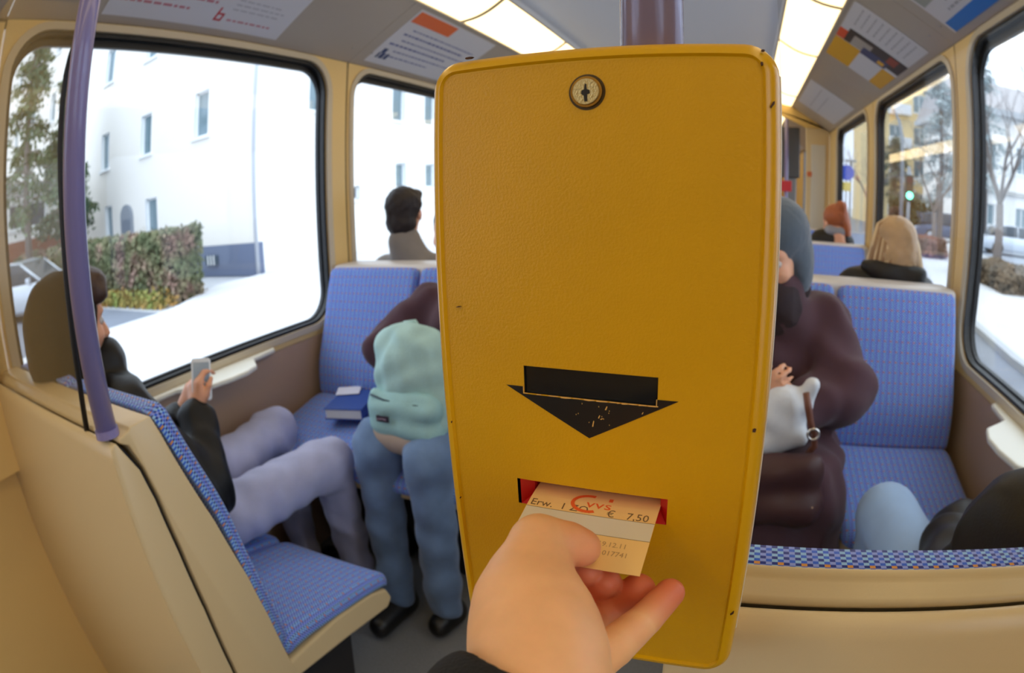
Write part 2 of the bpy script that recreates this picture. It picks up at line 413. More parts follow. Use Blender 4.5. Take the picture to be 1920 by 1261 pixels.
ceiling = empty('ceiling', kind='structure')
box('ceiling_panel', (-0.60, -3.0, 2.285), (0.60, 12.0, 2.30), CEIL, ceiling)
def cove_frame(s): return Vector((s * 1.17, 0, 1.964)), Vector((-s * 0.338, 0, 0.205)).normalized()
CW = 0.3953
SEAMS = [-3.0, -1.2, 0.40, 1.972, 3.41, 5.2, 7.4, 9.7, 12.0]
for s in (-1, 1):
    o, u = cove_frame(s); nrm = Vector((-u.z * 1.0, 0, u.x)) if s > 0 else Vector((u.z, 0, -u.x))
    nrm = Vector((s * 0.205, 0, 0.338)).normalized()     # outward (up and away)
    for a, b in zip(SEAMS[:-1], SEAMS[1:]):
        vs = []
        for dd in (0.0, 0.014):
            for t, y in ((0, a + .002), (CW, a + .002), (CW, b - .002), (0, b - .002)):
                p = o + u * t + nrm * dd; vs.append((p.x, y, p.z))
        me = me_from(vs, [(0, 1, 2, 3), (7, 6, 5, 4), (0, 4, 5, 1), (1, 5, 6, 2), (2, 6, 7, 3), (3, 7, 4, 0)])
        pn = link('cove_panel', me, COVE, ceiling)
        for y in (a + 0.075, b - 0.062):
            if 0 < y < 6:
                c = o + u * 0.082 - nrm * 0.0005
                bm = bmesh.new(); bmesh.ops.create_cone(bm, segments=12, radius1=0.007, radius2=0.0045, depth=0.006, cap_ends=True, matrix=Matrix.Translation((c.x, y, c.z)) @ (-nrm).to_track_quat('Z', 'Y').to_matrix().to_4x4())
                link('panel_lock', bm_me(bm), STEEL, pn)
    # lighting strip
    LM = emat('lamp_diffuser_%s' % ('a' if s < 0 else 'b'), (255, 226, 172), LAMP)
    strip = empty('ceiling_light', (0, 0, 0), 'long warm yellow light strip above the %s cove' % ('house-side' if s < 0 else 'street-side'), 'light')
    A = Vector((s * 0.832, 0, 2.169)); B = Vector((s * 0.6025, 0, 2.266)); d = (B - A)
    ribs = [-3.0, -1.4, 0.02, 0.95, 2.36, 3.27, 4.68, 5.6, 7.0, 8.4, 9.8, 12.0]
    pf = []
    for t in np.linspace(0, 1, 9):
        bow = 0.022 * math.sin(PI * t); q = A + d * (0.03 + 0.94 * t); pf.append((q.x + s * 0.4 * bow * 0, q.z - bow + 0.004))
    for a, b in zip(ribs[:-1], ribs[1:]):
        vs = [(x, y, z) for y in (a + 0.012, b - 0.012) for (x, z) in pf]; n_ = len(pf)
        f = [(i, i + 1, n_ + i + 1, n_ + i) for i in range(n_ - 1)]
        dif = link('diffuser', me_from(vs, f), LM, strip, True)
    rb = mat('lamp_rib', (214, 196, 150), 0.5)
    for y in ribs[1:-1]:
        vs = [(x, y + dy, z - 0.003) for dy in (-0.016, 0.016) for (x, z) in pf]; n_ = len(pf)
        vs += [(x, y + dy, z + 0.012) for dy in (-0.016, 0.016) for (x, z) in pf]
        f = [(i, i + 1, n_ + i + 1, n_ + i) for i in range(n_ - 1)] + [(2 * n_ + i, 2 * n_ + i + 1, i + 1, i) for i in range(n_ - 1)] + [(n_ + i, n_ + i + 1, 3 * n_ + i + 1, 3 * n_ + i) for i in range(n_ - 1)]
        link('rib', me_from(vs, f), rb, strip)
    # trim rails on both edges of the lamp, closing the gap to the ceiling
    for nm, p, q in (('outer_rail', A, A + d * 0.04), ('inner_rail', B - d * 0.04, B)):
        vs = []
        for y in (-3.0, 12.0):
            for w in ((p.x, p.z - .004), (q.x, q.z - .004), (q.x, q.z + .02), (p.x, p.z + .02)): vs.append((w[0], y, w[1]))
        link(nm, me_from(vs, [(0, 1, 5, 4), (1, 2, 6, 5), (2, 3, 7, 6), (3, 0, 4, 7)]), BEIGE, strip)
    box('housing', (min(s * .60, s * .85), -3.0, 2.30), (max(s * .60, s * .85), 12.0, 2.32), CEIL, strip)
    box('ceiling_edge', (min(s * .597, s * .603), -3.0, 2.262), (max(s * .597, s * .603), 12.0, 2.29), CEIL, ceiling)

# portal at y 5.2 and the vestibule beyond
portal = empty('wall_portal', kind='structure')
for s in (-1, 1):
    box('portal_inset', (min(s * 1.00, s * 1.13), 5.19, 0.75), (max(s * 1.00, s * 1.13), 5.20, 1.84), mat('inset_grey', (206, 206, 200), 0.4), portal, 0.003)
    box('portal_side', (min(s * .955, s * 1.17), 5.20, 0.0), (max(s * .955, s * 1.17), 5.24, 1.99), CREAM, portal, 0.008)
    prism('portal_corner', [(s * .70, 2.10), (s * .955, 1.99), (s * 1.17, 1.99), (s * 1.17, 1.964), (s * .832, 2.169), (s * .60, 2.28), (s * .60, 2.16)][::s], 'y', 5.20, 5.24, mat('portal_yellow', (228, 190, 110), 0.4), portal)
box('portal_header', (-.62, 5.20, 2.15), (.62, 5.24, 2.29), CREAM, portal)
GREYM = mat('door_grey', (120, 122, 126), 0.4)
for s, k in ((1, 1), (-1, 2)):
    dr = empty('door_%d' % k, kind='structure')
    for ya, yb in ((5.28, 6.30), (6.34, 7.36)):
        box('door_leaf', (min(s * 1.15, s * 1.19), ya, 0.02), (max(s * 1.15, s * 1.19), yb, 0.75), GREYM, dr)
        box('door_pane', (min(s * 1.165, s * 1.17), ya + .05, 0.8), (max(s * 1.165, s * 1.17), yb - .05, 1.9), GLASS, dr)
        for yy in (ya, yb - .05):
            box('door_stile', (min(s * 1.15, s * 1.19), yy, 0.75), (max(s * 1.15, s * 1.19), yy + .05, 1.95), GREYM, dr)
    dr2 = empty('door_%d' % (k + 2), kind='structure')
    box('door_pane', (min(s * 1.185, s * 1.19), -1.75, 0.86), (max(s * 1.185, s * 1.19), -0.35, 1.955), GLASS, dr2)
    box('door_stile', (min(s * 1.17, s * 1.2), -1.08, 0.86), (max(s * 1.17, s * 1.2), -1.02, 1.955), GREYM, dr2)

# ------------------------------------------------------------------ seat partitions (the pair nearest the photographer)
def seat_partition(s, xa, xb, label, ye=.425):
    """s=-1 house side, +1 street side; spans |x| from xa (aisle) to xb (wall)"""
    t = empty('seat_partition', (0, 0.36, 0), label, 'partition')
    def yz(pts): return [(p[0] - 0.36, p[1]) for p in pts]
    lo, hi = (xa, xb) if s > 0 else (-xb, -xa)
    front = [(.335, .02), (.335, 1.052), (.337, 1.066), (.343, 1.073), (.3495, 1.074), (.380, 1.020), (.392, .966), (.402, .866), (.407, .74), (.404, .6), (.392, .35), (.375, .02)]
    smooth_angle(prism('front_panel', yz(front), 'x', lo, hi, CREAM, t, 0.005, 3), 40)
    gask = [(.3462, 1.0), (.3470, 1.058), (.3500, 1.066), (.358, 1.066), (.384, 1.020), (.396, .966), (.406, .866), (.411, .74), (.408, .6), (.396, .35), (.390, .05), (.380, .05)]
    prism('gap_gasket', yz(gask), 'x', lo + .008, hi - .004, RUBBER, t)
    ledge = [(.3535, 1.04), (.3535, 1.0765), (.3575, 1.080), (.3765, 1.082), (.378, 1.0855), (.412, 1.088), (.424, 1.086), (.45, 1.03), (.43, 1.0)]
    shell = [(.3565, 1.070), (.3575, 1.0775), (.378, 1.0825), (.381, 1.087), (ye, 1.089), (ye + .012, 1.060), (.498, .876), (.530, .74), (.544, .633), (.553, .488), (.553, .30), (.52, .02), (.40, .02), (.401, .35), (.413, .6), (.416, .74), (.411, .866), (.401, .966), (.389, 1.020), (.372, 1.062)]
    smooth_angle(prism('seat_shell', yz(shell), 'x', lo, hi, CREAM, t, 0.004, 2), 40)
    return t
SPL = seat_partition(-1, 0.375, 1.17, 'cream plastic partition behind the near house-side seats, topped by the glass screen')
SPR = seat_partition(1, 0.375, 1.17, 'cream plastic partition with a black groove below the yellow ticket machine', .387)

SPR.scale = (1, 1, 0.994)
def cushion(name, prof, hw, T, m, parent, xc=0.0, rc=0.05, re=0.02, scoop=0.0, nu=26, sub=6, flip=1, seam_dark=None):
    """upholstered slab: prof = centre line [(y,z)...]; thickness T to the left of travel, rounded edges"""
    P = [Vector((0, *p)) for p in prof]; pts = []
    for i in range(len(P) - 1):
        p0 = P[max(i - 1, 0)]; p1 = P[i]; p2 = P[i + 1]; p3 = P[min(i + 2, len(P) - 1)]
        for k in range(sub):
            t = k / sub; pts.append(0.5 * ((2 * p1) + (-p0 + p2) * t + (2 * p0 - 5 * p1 + 4 * p2 - p3) * t * t + (-p0 + 3 * p1 - 3 * p2 + p3) * t ** 3))
    pts.append(P[-1]); L = [0]
    for i in range(1, len(pts)): L.append(L[-1] + (pts[i] - pts[i - 1]).length)
    tot = L[-1]; vs, uvs, fs = [], [], []; nv = len(pts); vacc = 0.0; vlast = None
    us = [math.sin(PI / 2 * (2 * i / (nu - 1) - 1)) for i in range(nu)]
    for j, p in enumerate(pts):
        d = (pts[min(j + 1, nv - 1)] - pts[max(j - 1, 0)]).normalized(); n = Vector((0, -d.z, d.y)) * flip
        e = min(L[j], tot - L[j]); w = hw - (rc - math.sqrt(max(rc * rc - (rc - min(e, rc)) ** 2, 0)))
        fe = math.sqrt(max(0, 1 - (1 - min(1, (e + 1e-4) / re)) ** 2))
        nn = pts[j] + n * (T * fe * (1 - scoop * math.sin(PI * min(1, L[j] / tot)))); vacc += (nn - vlast).length if vlast is not None else 0; vlast = nn; row0 = len(uvs)
        acc_ = 0.0; last = None
        for u in us:
            x = u * w; ex = w - abs(x); fx = math.sqrt(max(0, 1 - (1 - min(1, (ex + 1e-4) / re)) ** 2))
            sc_ = 1 - scoop * max(0, 1 - (u) ** 2) * math.sin(PI * min(1, L[j] / tot))
            q = p + n * (T * fe * fx * sc_); q = Vector((xc + x, q.y, q.z)); acc_ += (q - last).length if last is not None else 0; last = q; vs.append(tuple(q)); uvs.append((acc_, vacc))
    for j in range(nv):
        mid = .5 * (uvs[j * nu + (nu - 1) // 2][0] + uvs[j * nu + nu // 2][0])
        for i in range(nu): uvs[j * nu + i] = (uvs[j * nu + i][0] - mid, uvs[j * nu + i][1])
    for j in range(nv - 1):
        for i in range(nu - 1): fs.append((j * nu + i, j * nu + i + 1, (j + 1) * nu + i + 1, (j + 1) * nu + i))
    base = len(vs)
    for j, p in enumerate(pts):
        for i in range(nu): v = vs[j * nu + i]; vs.append((v[0], p.y, p.z)); uvs.append(uvs[j * nu + i])
    for j in range(nv - 1):
        for i in range(nu - 1): fs.append((base + j * nu + i, base + (j + 1) * nu + i, base + (j + 1) * nu + i + 1, base + j * nu + i + 1))
    for j in range(nv - 1):
        fs.append((j * nu, (j + 1) * nu, base + (j + 1) * nu, base + j * nu)); fs.append((j * nu + nu - 1, base + j * nu + nu - 1, base + (j + 1) * nu + nu - 1, (j + 1) * nu + nu - 1))
    for i in range(nu - 1):
        fs.append((i, base + i, base + i + 1, i + 1)); q = (nv - 1) * nu; fs.append((q + i, q + i + 1, base + q + i + 1, base + q + i))
    me = me_from(vs, fs, uvs); bm = bmesh.new(); bm.from_mesh(me); bmesh.ops.recalc_face_normals(bm, faces=bm.faces); bm.to_mesh(me); bm.free()
    o = link(name, me, m, parent, True); return o

def seat(x0, x1, yb, face, label, group, zj=0.50, zf=0.455, rim=True, dy=0.0, top=1.092):
    """one upholstered seat; local y = distance in front of the partition line, face=+1 looks along the car"""
    t = empty('tram_seat', ((x0 + x1) / 2, yb, 0), label, 'seat', group, rz=0 if face > 0 else PI)
    hw = (x1 - x0) / 2 - 0.004
    bp = [(.070, top), (.105, top - .09), (.150, .876), (.172 + dy, .74), (.186 + dy, .633), (.196 + dy, zj + .01)]
    b = cushion('backrest', bp[::-1], hw, 0.034, FAB, t, rc=.030, re=.016, scoop=.25, flip=-1)
    # side band of the backrest, darker only by shade, same fabric
    pp = [(.19 + dy, zj - .025), (.24 + dy, zj - .005), (.38 + dy, zj - .028), (.52 + dy, zf - .012), (.585 + dy, zf - .035), (.60 + dy, zf - .065)]
    cushion('seat_cushion', pp, hw, 0.030, FAB, t, rc=.05, re=.03, scoop=.3, flip=1)
    tr = [(.17 + dy, zj - .07), (.19 + dy, zj - .024), (.38 + dy, zj - .034), (.52 + dy, zf - .018), (.582 + dy, zf - .045), (.596 + dy, zf - .082), (.572 + dy, zf - .10), (.40 + dy, zj - .11)]
    prism('seat_tray', tr, 'x', -hw, hw, CREAM, t, 0.006, 2)
    prism('seat_pedestal', [(.23, .0), (.24, zj - .10), (.46 + dy, zj - .09), (.34, .0)], 'x', -hw + .04, hw - .04, DARK, t)
    return t
# near pair, looking along the car, backs on the near partitions
NG = None
seat(-0.765, -0.378, 0.36, 1, 'empty blue patterned seat at the aisle in front of the cream partition', NG, 0.515, 0.468)
seat(-1.160, -0.770, 0.36, 1, 'blue seat under the hooded passenger, next to the big near window', NG, 0.515, 0.468)
seat(0.378, 0.765, 0.321, 1, 'blue aisle seat behind the yellow ticket machine, only its patterned top edge in view', NG, 0.515, 0.468, top=1.074)
seat(0.770, 1.160, 0.321, 1, 'blue seat under the passenger in the black jacket, patterned edge along the partition', NG, 0.515, 0.468, top=1.074)
# facing pairs and the backs behind them
def double_back(x0, x1, y, label, seamx):
    t = empty('seat_divider', (0, y, 0), label, 'seat divider')
    pr = [(-.082, 1.084), (-.080, 1.100), (-.06, 1.108), (.06, 1.108), (.080, 1.100), (.082, 1.084), (.16, .86), (.20, .55), (.15, .02), (-.15, .02), (-.20, .55), (-.16, .86)]
    smooth_angle(prism('shell', pr, 'x', x0, x1, mat('pale_shell', (196, 190, 186), 0.35), t, 0.008, 3), 40)
    return t
FZ = dict(zj=0.615, zf=0.575, dy=0.035, top=1.098)
Y2 = 1.905
double_back(-1.140, -0.285, Y2, 'pale shell between the back-to-back seats by the backpack', 0)
double_back(0.285, 1.132, Y2, 'pale top edge of the back-to-back seats in front of the blonde passenger', 0)
seat(-1.145, -0.712, Y2, -1, 'blue window seat facing the camera with a book on it', NG, **FZ)
seat(-0.710, -0.29, Y2, -1, 'blue aisle seat facing the camera under the passenger with the teal backpack', NG, **FZ)
seat(0.29, 0.708, Y2, -1, 'blue aisle seat facing the camera under the passenger in the grey knit hat', NG, **FZ)
seat(0.710, 1.130, Y2, -1, 'large empty blue window seat facing the camera beside the maroon coat', NG, **FZ)
seat(-1.145, -0.712, Y2, 1, 'blue seat under the short-haired man beyond the divider', NG, **FZ)
seat(0.712, 1.145, Y2, 1, 'blue seat under the blonde passenger beyond the divider', NG, **FZ)
Y3 = 3.47
double_back(0.285, 1.155, Y3, 'second pale seat divider, behind the blonde passenger', 0)
seat(0.29, 0.708, Y3, -1, 'blue seat back at the aisle past the blonde passenger', NG, **FZ)
seat(0.712, 1.135, Y3, -1, 'blue window-side seat back just beyond the blonde hair', NG, **FZ)
seat(0.712, 1.135, Y3, 1, 'blue seat under the red-haired passenger', NG, **FZ)
double_back(-1.155, -0.285, Y3, 'pale seat divider hidden beyond the short-haired man', 0)
Y4 = 5.0
double_back(0.285, 1.155, Y4, 'farthest pale seat divider against the portal', 0)
seat(0.712, 1.135, Y4, -1, 'farthest blue seat back, past the red-haired passenger', NG, **FZ)

# ------------------------------------------------------------------ glass screens and poles
def screen(s, pts, label, gasket_path):
    t = empty('glass_screen', (0, 0.349, 0), label, 'screen')
    prism('glass_sheet', [(p[0], p[1]) for p in pts], 'y', -0.0025, 0.0025, SCREEN, t)
    if gasket_path: tube('rubber_edge', [(p[0], 0, p[1]) for p in gasket_path], 0.0055, RUBBER, t, 8)
    return t
scr = [(-1.165, 1.074), (-0.489, 1.074), (-0.470, 1.15), (-0.458, 1.25), (-0.453, 1.35), (-0.455, 1.42), (-0.462, 1.50), (-0.462, 1.57), (-0.457, 1.605), (-0.447, 1.63), (-0.432, 1.65), (-0.432, 1.94), (-1.165, 1.94)]
screen(-1, scr, 'glass screen with a black rubber edge between window wall and violet pole', scr[1:11])
screen(1, [(0.428, 1.045), (1.165, 1.045), (1.165, 1.94), (0.428, 1.94)], 'clear glass screen on the partition beside the yellow ticket machine', None)
def pole(x, y, r, z0, z1, m, label, foot=True):
    t = empty('grab_pole', (x, y, 0), label, 'pole')
    tube('pole_tube', [(0, 0, z0), (0, 0, z1)], r, m, t, 32)
    bm = bmesh.new(); bmesh.ops.create_cone(bm, segments=24, radius1=r * 1.15, radius2=r * 1.12, depth=0.012, cap_ends=True, matrix=Matrix.Translation((0, 0, z0 + .006)))
    link('pole_socket', bm_me(bm), m, t, False)
    bm = bmesh.new(); bmesh.ops.create_cone(bm, segments=24, radius1=r * 1.2, radius2=r * 1.9, depth=0.03, cap_ends=True, matrix=Matrix.Translation((0, 0, z1 - .015)))
    link('ceiling_flange', bm_me(bm), m, t, False); return t
pole(-0.405, 0.352, 0.0185, 1.079, 2.285, POLE, 'violet grab pole rising from the cream partition beside the glass screen')
pole(0.351, 0.352, 0.0195, 1.045, 2.285, POLE2, 'grey violet grab pole rising above the yellow ticket machine')

# ------------------------------------------------------------------ ticket validator
tv = empty('ticket_validator', (0.3262, 0.300, 1.24), 'big yellow ticket validator with a black arrow, on the central pole', 'ticket machine', rz=R(-2.1))
YEL = mat('validator_yellow', (208, 154, 0), 0.36, bump=0.16, bscale=620, var=0.035, vscale=14, spec=0.5)
YRIM = mat('validator_yellow_rim', (216, 164, 0), 0.28, spec=0.55)
HW, ZT, ZB = 0.0985, 0.2005, -0.1965
def vcase():
    bm = bmesh.new(); n = 7
    loops = []
    prof = [(0.0, 0.050), (0.0, 0.012), (0.0012, 0.0062), (0.0045, 0.0022), (0.0075, 0.0016), (0.0088, 0.0036), (0.0100, 0.0036)]
    for inset, y in prof:
        r = max(0.018 - inset, 0.006); loops.append([bm.verts.new((p[0], y - 0.0036, p[1])) for p in rrect(-HW + inset, HW - inset, ZB + inset, ZT - inset, r, n)])
    N = len(loops[0])
    for a, b in zip(loops[:-1], loops[1:]):
        for i in range(N): bm.faces.new((a[i], a[(i + 1) % N], b[(i + 1) % N], b[i]))
    bm.faces.new(loops[0]); return bm
# face plate with real openings for slot and lock: built as a grid of cells
def plate(holes, x0, x1, z0, z1, y):
    xs = sorted({x0, x1, *[h[0] for h in holes], *[h[1] for h in holes]}); zs = sorted({z0, z1, *[h[2] for h in holes], *[h[3] for h in holes]})
    bm = bmesh.new(); V = {}
    def v(a, b):
        if (a, b) not in V: V[(a, b)] = bm.verts.new((a, y, b))
        return V[(a, b)]
    for xa, xb in zip(xs[:-1], xs[1:]):
        for za, zb in zip(zs[:-1], zs[1:]):
            cx, cz = (xa + xb) / 2, (za + zb) / 2
            if any(h[0] < cx < h[1] and h[2] < cz < h[3] for h in holes): continue
            bm.faces.new((v(xa, za), v(xb, za), v(xb, zb), v(xa, zb)))
    return bm
body = link('housing', bm_me(vcase()), YRIM, tv); smooth_angle(body, 50)
ox = -0.0010
SL = (-0.0472 + ox, 0.0478 + ox, -0.0712, -0.0532)
fp = link('face_plate', bm_me(plate([SL, (-0.0392 + ox, 0.0392 + ox, 0.0048, 0.0212)], -HW + .0095, HW - .0095, ZB + .0095, ZT - .0095, -0.0002)), YEL, tv)
box('back_plate', (-HW - .0012, 0.030, ZB + .02), (HW + .0012, 0.0335, ZT - .012), mat('backplate_white', (214, 206, 190), 0.4), tv, 0.001)
box('rear_housing', (-0.045, 0.034, -0.115), (0.060, 0.085, 0.16), YRIM, tv, 0.006)
# display window with black surround
ring2 = mat('window_black', (12, 13, 14), 0.35)
def openbox(name, x0, x1, z0, z1, y0, y1, m, parent):
    vs = [(x0, y0, z0), (x1, y0, z0), (x1, y0, z1), (x0, y0, z1), (x0, y1, z0), (x1, y1, z0), (x1, y1, z1), (x0, y1, z1)]
    return link(name, me_from(vs, [(0, 1, 5, 4), (1, 2, 6, 5), (2, 3, 7, 6), (3, 0, 4, 7), (4, 5, 6, 7)]), m, parent)
openbox('display_window', -0.0392 + ox, 0.0392 + ox, 0.0048, 0.0212, -0.0003, 0.004, ring2, tv)
box('display_pane', (-0.0392 + ox, 0.0016, 0.0048), (0.0392 + ox, 0.0022, 0.0212), mat('dark_pane', (20, 24, 28), 0.12, spec=0.6), tv)
# arrow
AR = mat('arrow_black', (13, 12, 12), 0.4)
prism('arrow', [(-0.0508, 0.0085), (-0.0402, 0.0085), (-0.0402, 0.0040), (0.0382, 0.0040), (0.0382, 0.0085), (0.0508, 0.0085), (0.0002, -0.0192)], 'y', -0.0005, -0.0002, AR, tv, map3=lambda p, t: (p[0] + ox, t, p[1]))
rnd = random.Random(4)
bm = bmesh.new()
x = -0.040
while x < 0.037:
    w = rnd.uniform(.0015, .007); hgt = rnd.uniform(.0002, .0007)
    if rnd.random() < .8: prism_bm(bm, [(x + ox, .0046 - hgt), (x + w * .5 + ox, .0046 - hgt * rnd.uniform(.5, 1.6)), (x + w + ox, .0046 - hgt * .6), (x + w + ox, .0048), (x + ox, .0048)], 'y', -0.0007, -0.0003)
    x += w + rnd.uniform(.0002, .002)
for (a, b, c, d) in ((.0095, -.0005, .0015, .0022), (.0055, -.0060, .0012, .0018), (.0020, -.0115, .0012, .0035), (.0066, -.0066, .002, .0008), (.0306, -.0008, .001, .0012)):
    prism_bm(bm, [(a + ox, b), (a + c * .5 + ox, b), (a + c + ox, b + d), (a + c * .6 + ox, b + d)], 'y', -0.0007, -0.0003)
for _ in range(10):
    a, b = rnd.uniform(-.012, .012), rnd.uniform(-.010, .002); prism_bm(bm, [(a, b), (a + .0003, b), (a + .0003, b + .0006), (a, b + .0006)], 'y', -0.0007, -0.0003)
for sx in (-.0400, .0386):
    prism_bm(bm, [(sx + ox, .0046), (sx + .0004 + ox, .0046), (sx + .0004 + ox, .0088), (sx + ox, .0084)], 'y', -0.0007, -0.0003)
ch = link('paint_flakes', bm_me(bm), mat('flake', (226, 176, 90), 0.6), tv); tag(ch, kind='stuff')
bm = bmesh.new()
for (cx, cz, w, h_, a) in ((-.0715, .2001, .005, .0010, 0), (.0893, .1878, .0016, .002, .4), (.0943, .1665, .0012, .0042, -.5), (.0925, -.0035, .0022, .0022, .2), (.0943, -.134, .001, .003, -.7), (-.091, -.02, .0006, .0014, 0), (-.0905, -.075, .0006, .001, 0), (-.0805, .054, .003, .0004, .1), (.09, .195, .002, .001, 0)):
    c_, s_ = math.cos(a), math.sin(a)
    pp = [(-w / 2, -h_ * .4), (w * .2, -h_ / 2), (w / 2, h_ * .2), (w * .1, h_ / 2), (-w * .4, h_ * .3)]
    prism_bm(bm, [(cx + x_ * c_ - y_ * s_, cz + x_ * s_ + y_ * c_) for x_, y_ in pp], 'y', -0.0026, -0.0001)
link('paint_chips', bm_me(bm), mat('chip', (70, 40, 24), 0.7), tv)['kind'] = 'stuff'
# lock
def cyl_me(r, y0, y1, n=32, r2=None):
    bm = bmesh.new(); bmesh.ops.create_cone(bm, segments=n, radius1=r, radius2=r2 if r2 is not None else r, depth=abs(y1 - y0), cap_ends=True, matrix=Matrix.Translation((0, (y0 + y1) / 2, 0)) @ Matrix.Rotation(PI / 2, 4, 'X')); return bm_me(bm)
lk = link('lock', cyl_me(.0090, -0.0022, 0.001, 40, .0086), mat('lock_ring', (150, 120, 60), 0.25, 0.9), tv); lk.location = (-0.0017, 0, 0.1735)
pl = link('lock_plug', cyl_me(.0074, -0.0032, -0.001, 40, .0071), mat('lock_brass', (196, 180, 130), 0.3, 0.9, bump=.3, bscale=900), lk)
kh = [(-.0004, .0042), (.0004, .0042), (.0007, .0012), (.0022, .0006), (.0024, -.0012), (.0010, -.0018), (.0010, -.0056), (-.0006, -.0056), (-.0010, -.0024), (-.0024, -.0014), (-.0022, .0004), (-.0008, .0012)]
prism('keyhole', kh, 'y', -0.0034, -0.0030, RUBBER, lk)
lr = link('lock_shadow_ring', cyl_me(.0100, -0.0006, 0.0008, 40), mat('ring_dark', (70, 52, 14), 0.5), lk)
# red slot insert
RED = mat('slot_red', (196, 26, 22), 0.38)
def slot_insert():
    x0, x1, z0, z1 = SL; r0 = [(x0 + .002, -.0001, z0), (x1, -.0001, z0), (x1, -.0001, z1), (x0 + .002, -.0001, z1)]
    i = (x0 + .0085, x1 - .0055, z0 + .0052, z1 - .0046); r1 = [(i[0], .0075, i[2]), (i[1], .0075, i[2]), (i[1], .0075, i[3]), (i[0], .0075, i[3])]
    r2 = [(i[0], .028, i[2]), (i[1], .028, i[2]), (i[1], .028, i[3]), (i[0], .028, i[3])]
    vs = r0 + r1 + r2; f = []
    for k in (0, 4):
        for a in range(4): b = (a + 1) % 4; f.append((k + a, k + b, k + 4 + b, k + 4 + a))
    return me_from(vs, f)
si = link('slot_insert', slot_insert(), RED, tv)
openbox('slot_recess', SL[0], SL[1], SL[2], SL[3], 0.0, 0.03, RUBBER, tv)
bm = bmesh.new()
for q in (-.014, -.003, .008): box_bm(bm, (q, .0062, -.0572), (q + .008, .0080, -.0566))
link('slot_comb', bm_me(bm), RUBBER, tv)['kind'] = 'stuff'

# ------------------------------------------------------------------ ticket
TK = mat('ticket_paper', (246, 206, 132), 0.6); TKW = mat('ticket_band', (222, 214, 190), 0.6); INK = mat('ticket_ink', (120, 92, 58), 0.7); INKO = mat('ticket_orange', (240, 104, 40), 0.6); INKF = mat('ticket_faint', (186, 148, 96), 0.7)
farL, nearL, nearR = Vector((.2860, .3050, 1.1783)), Vector((.2862, .2524, 1.1646)), Vector((.3661, .2495, 1.1646))
ux = (nearR - nearL); TW = ux.length; ux.normalize(); uy = farL - nearL; uy = (uy - ux * uy.dot(ux)); uy.normalize(); TL = 0.068
tk = empty('ticket', (0, 0, 0), 'yellow paper ticket pushed into the red slot of the ticket machine', 'ticket')
tk.matrix_world = frame_mat(nearL, ux, uy)
def tz(y): return 0.0 if y < .038 else -((y - .038) / .03) ** 2 * 0.0035
def strip_me(x0, x1, y0, y1, th, lift=0.0, n=12):
    vs = []; f = []
    for i in range(n + 1):
        y = y0 + (y1 - y0) * i / n
        for (x, z) in ((x0, 0), (x1, 0), (x1, th), (x0, th)): vs.append((x, y, tz(y) + z + lift))
    for i in range(n):
        for a in range(4): b = (a + 1) % 4; f.append((i * 4 + a, i * 4 + b, (i + 1) * 4 + b, (i + 1) * 4 + a))
    f += [(3, 2, 1, 0), (n * 4, n * 4 + 1, n * 4 + 2, n * 4 + 3)]
    return me_from(vs, f)
link('paper', strip_me(0, TW, 0, TL, .0003), TK, tk)
link('pale_band', strip_me(.0002, TW - .0002, .0255, .0395, .00005, .0003), TKW, tk)
link('band_line', strip_me(0, TW, .0252, .0255, .00003, .00036), INK, tk)
link('band_line', strip_me(0, TW, .0395, .0398, .00003, .00036), INK, tk)
def ticket_text(name, s, x, y, size, m, sx=1.0):
    me = text_me(s, size, 0.00002, sx=sx)
    for v in me.vertices: v.co = Vector((x + v.co.x, y + v.co.y, tz(y + v.co.y) + .0004 + v.co.z))
    return link(name, me, m, tk)
ticket_text('fare_text', 'Erw.  1 ZO.', .0015, .0412, .0080, INK, 1.0)
ticket_text('price_text', '€   7,50', .0500, .0405, .0082, INK, 0.98)
ticket_text('date_text', '19.12.11', .0512, .0175, .0050, INKF, 1.0)
ticket_text('serial_text', '017741', .0555, .0110, .0050, INKF, 1.0)
ticket_text('edge_text', 'HL', .0030, .0140, .0040, INKF)
ticket_text('emblem_text', 'vvs', .0355, .0462, .0100, INKO, 1.3)
arc = []; 
for k in range(17):
    a = R(75 + 225 * k / 16); arc.append((.0370 + .0112 * math.cos(a), .0495 + .0085 * math.sin(a)))
for k in range(16, -1, -1):
    a = R(75 + 225 * k / 16); arc.append((.0370 + .0088 * math.cos(a), .0495 + .0062 * math.sin(a)))
bm = bmesh.new(); n_ = 17
V0 = [bm.verts.new((p[0], p[1], tz(p[1]) + .0005)) for p in arc]
for i in range(n_ - 1): bm.faces.new((V0[i], V0[i + 1], V0[2 * n_ - 2 - i], V0[2 * n_ - 1 - i]))
link('emblem_arc', bm_me(bm), INKO, tk)
link('emblem_tick', strip_me(.0485, .0510, .0535, .0565, .00003, .0005, 2), INKO, tk)

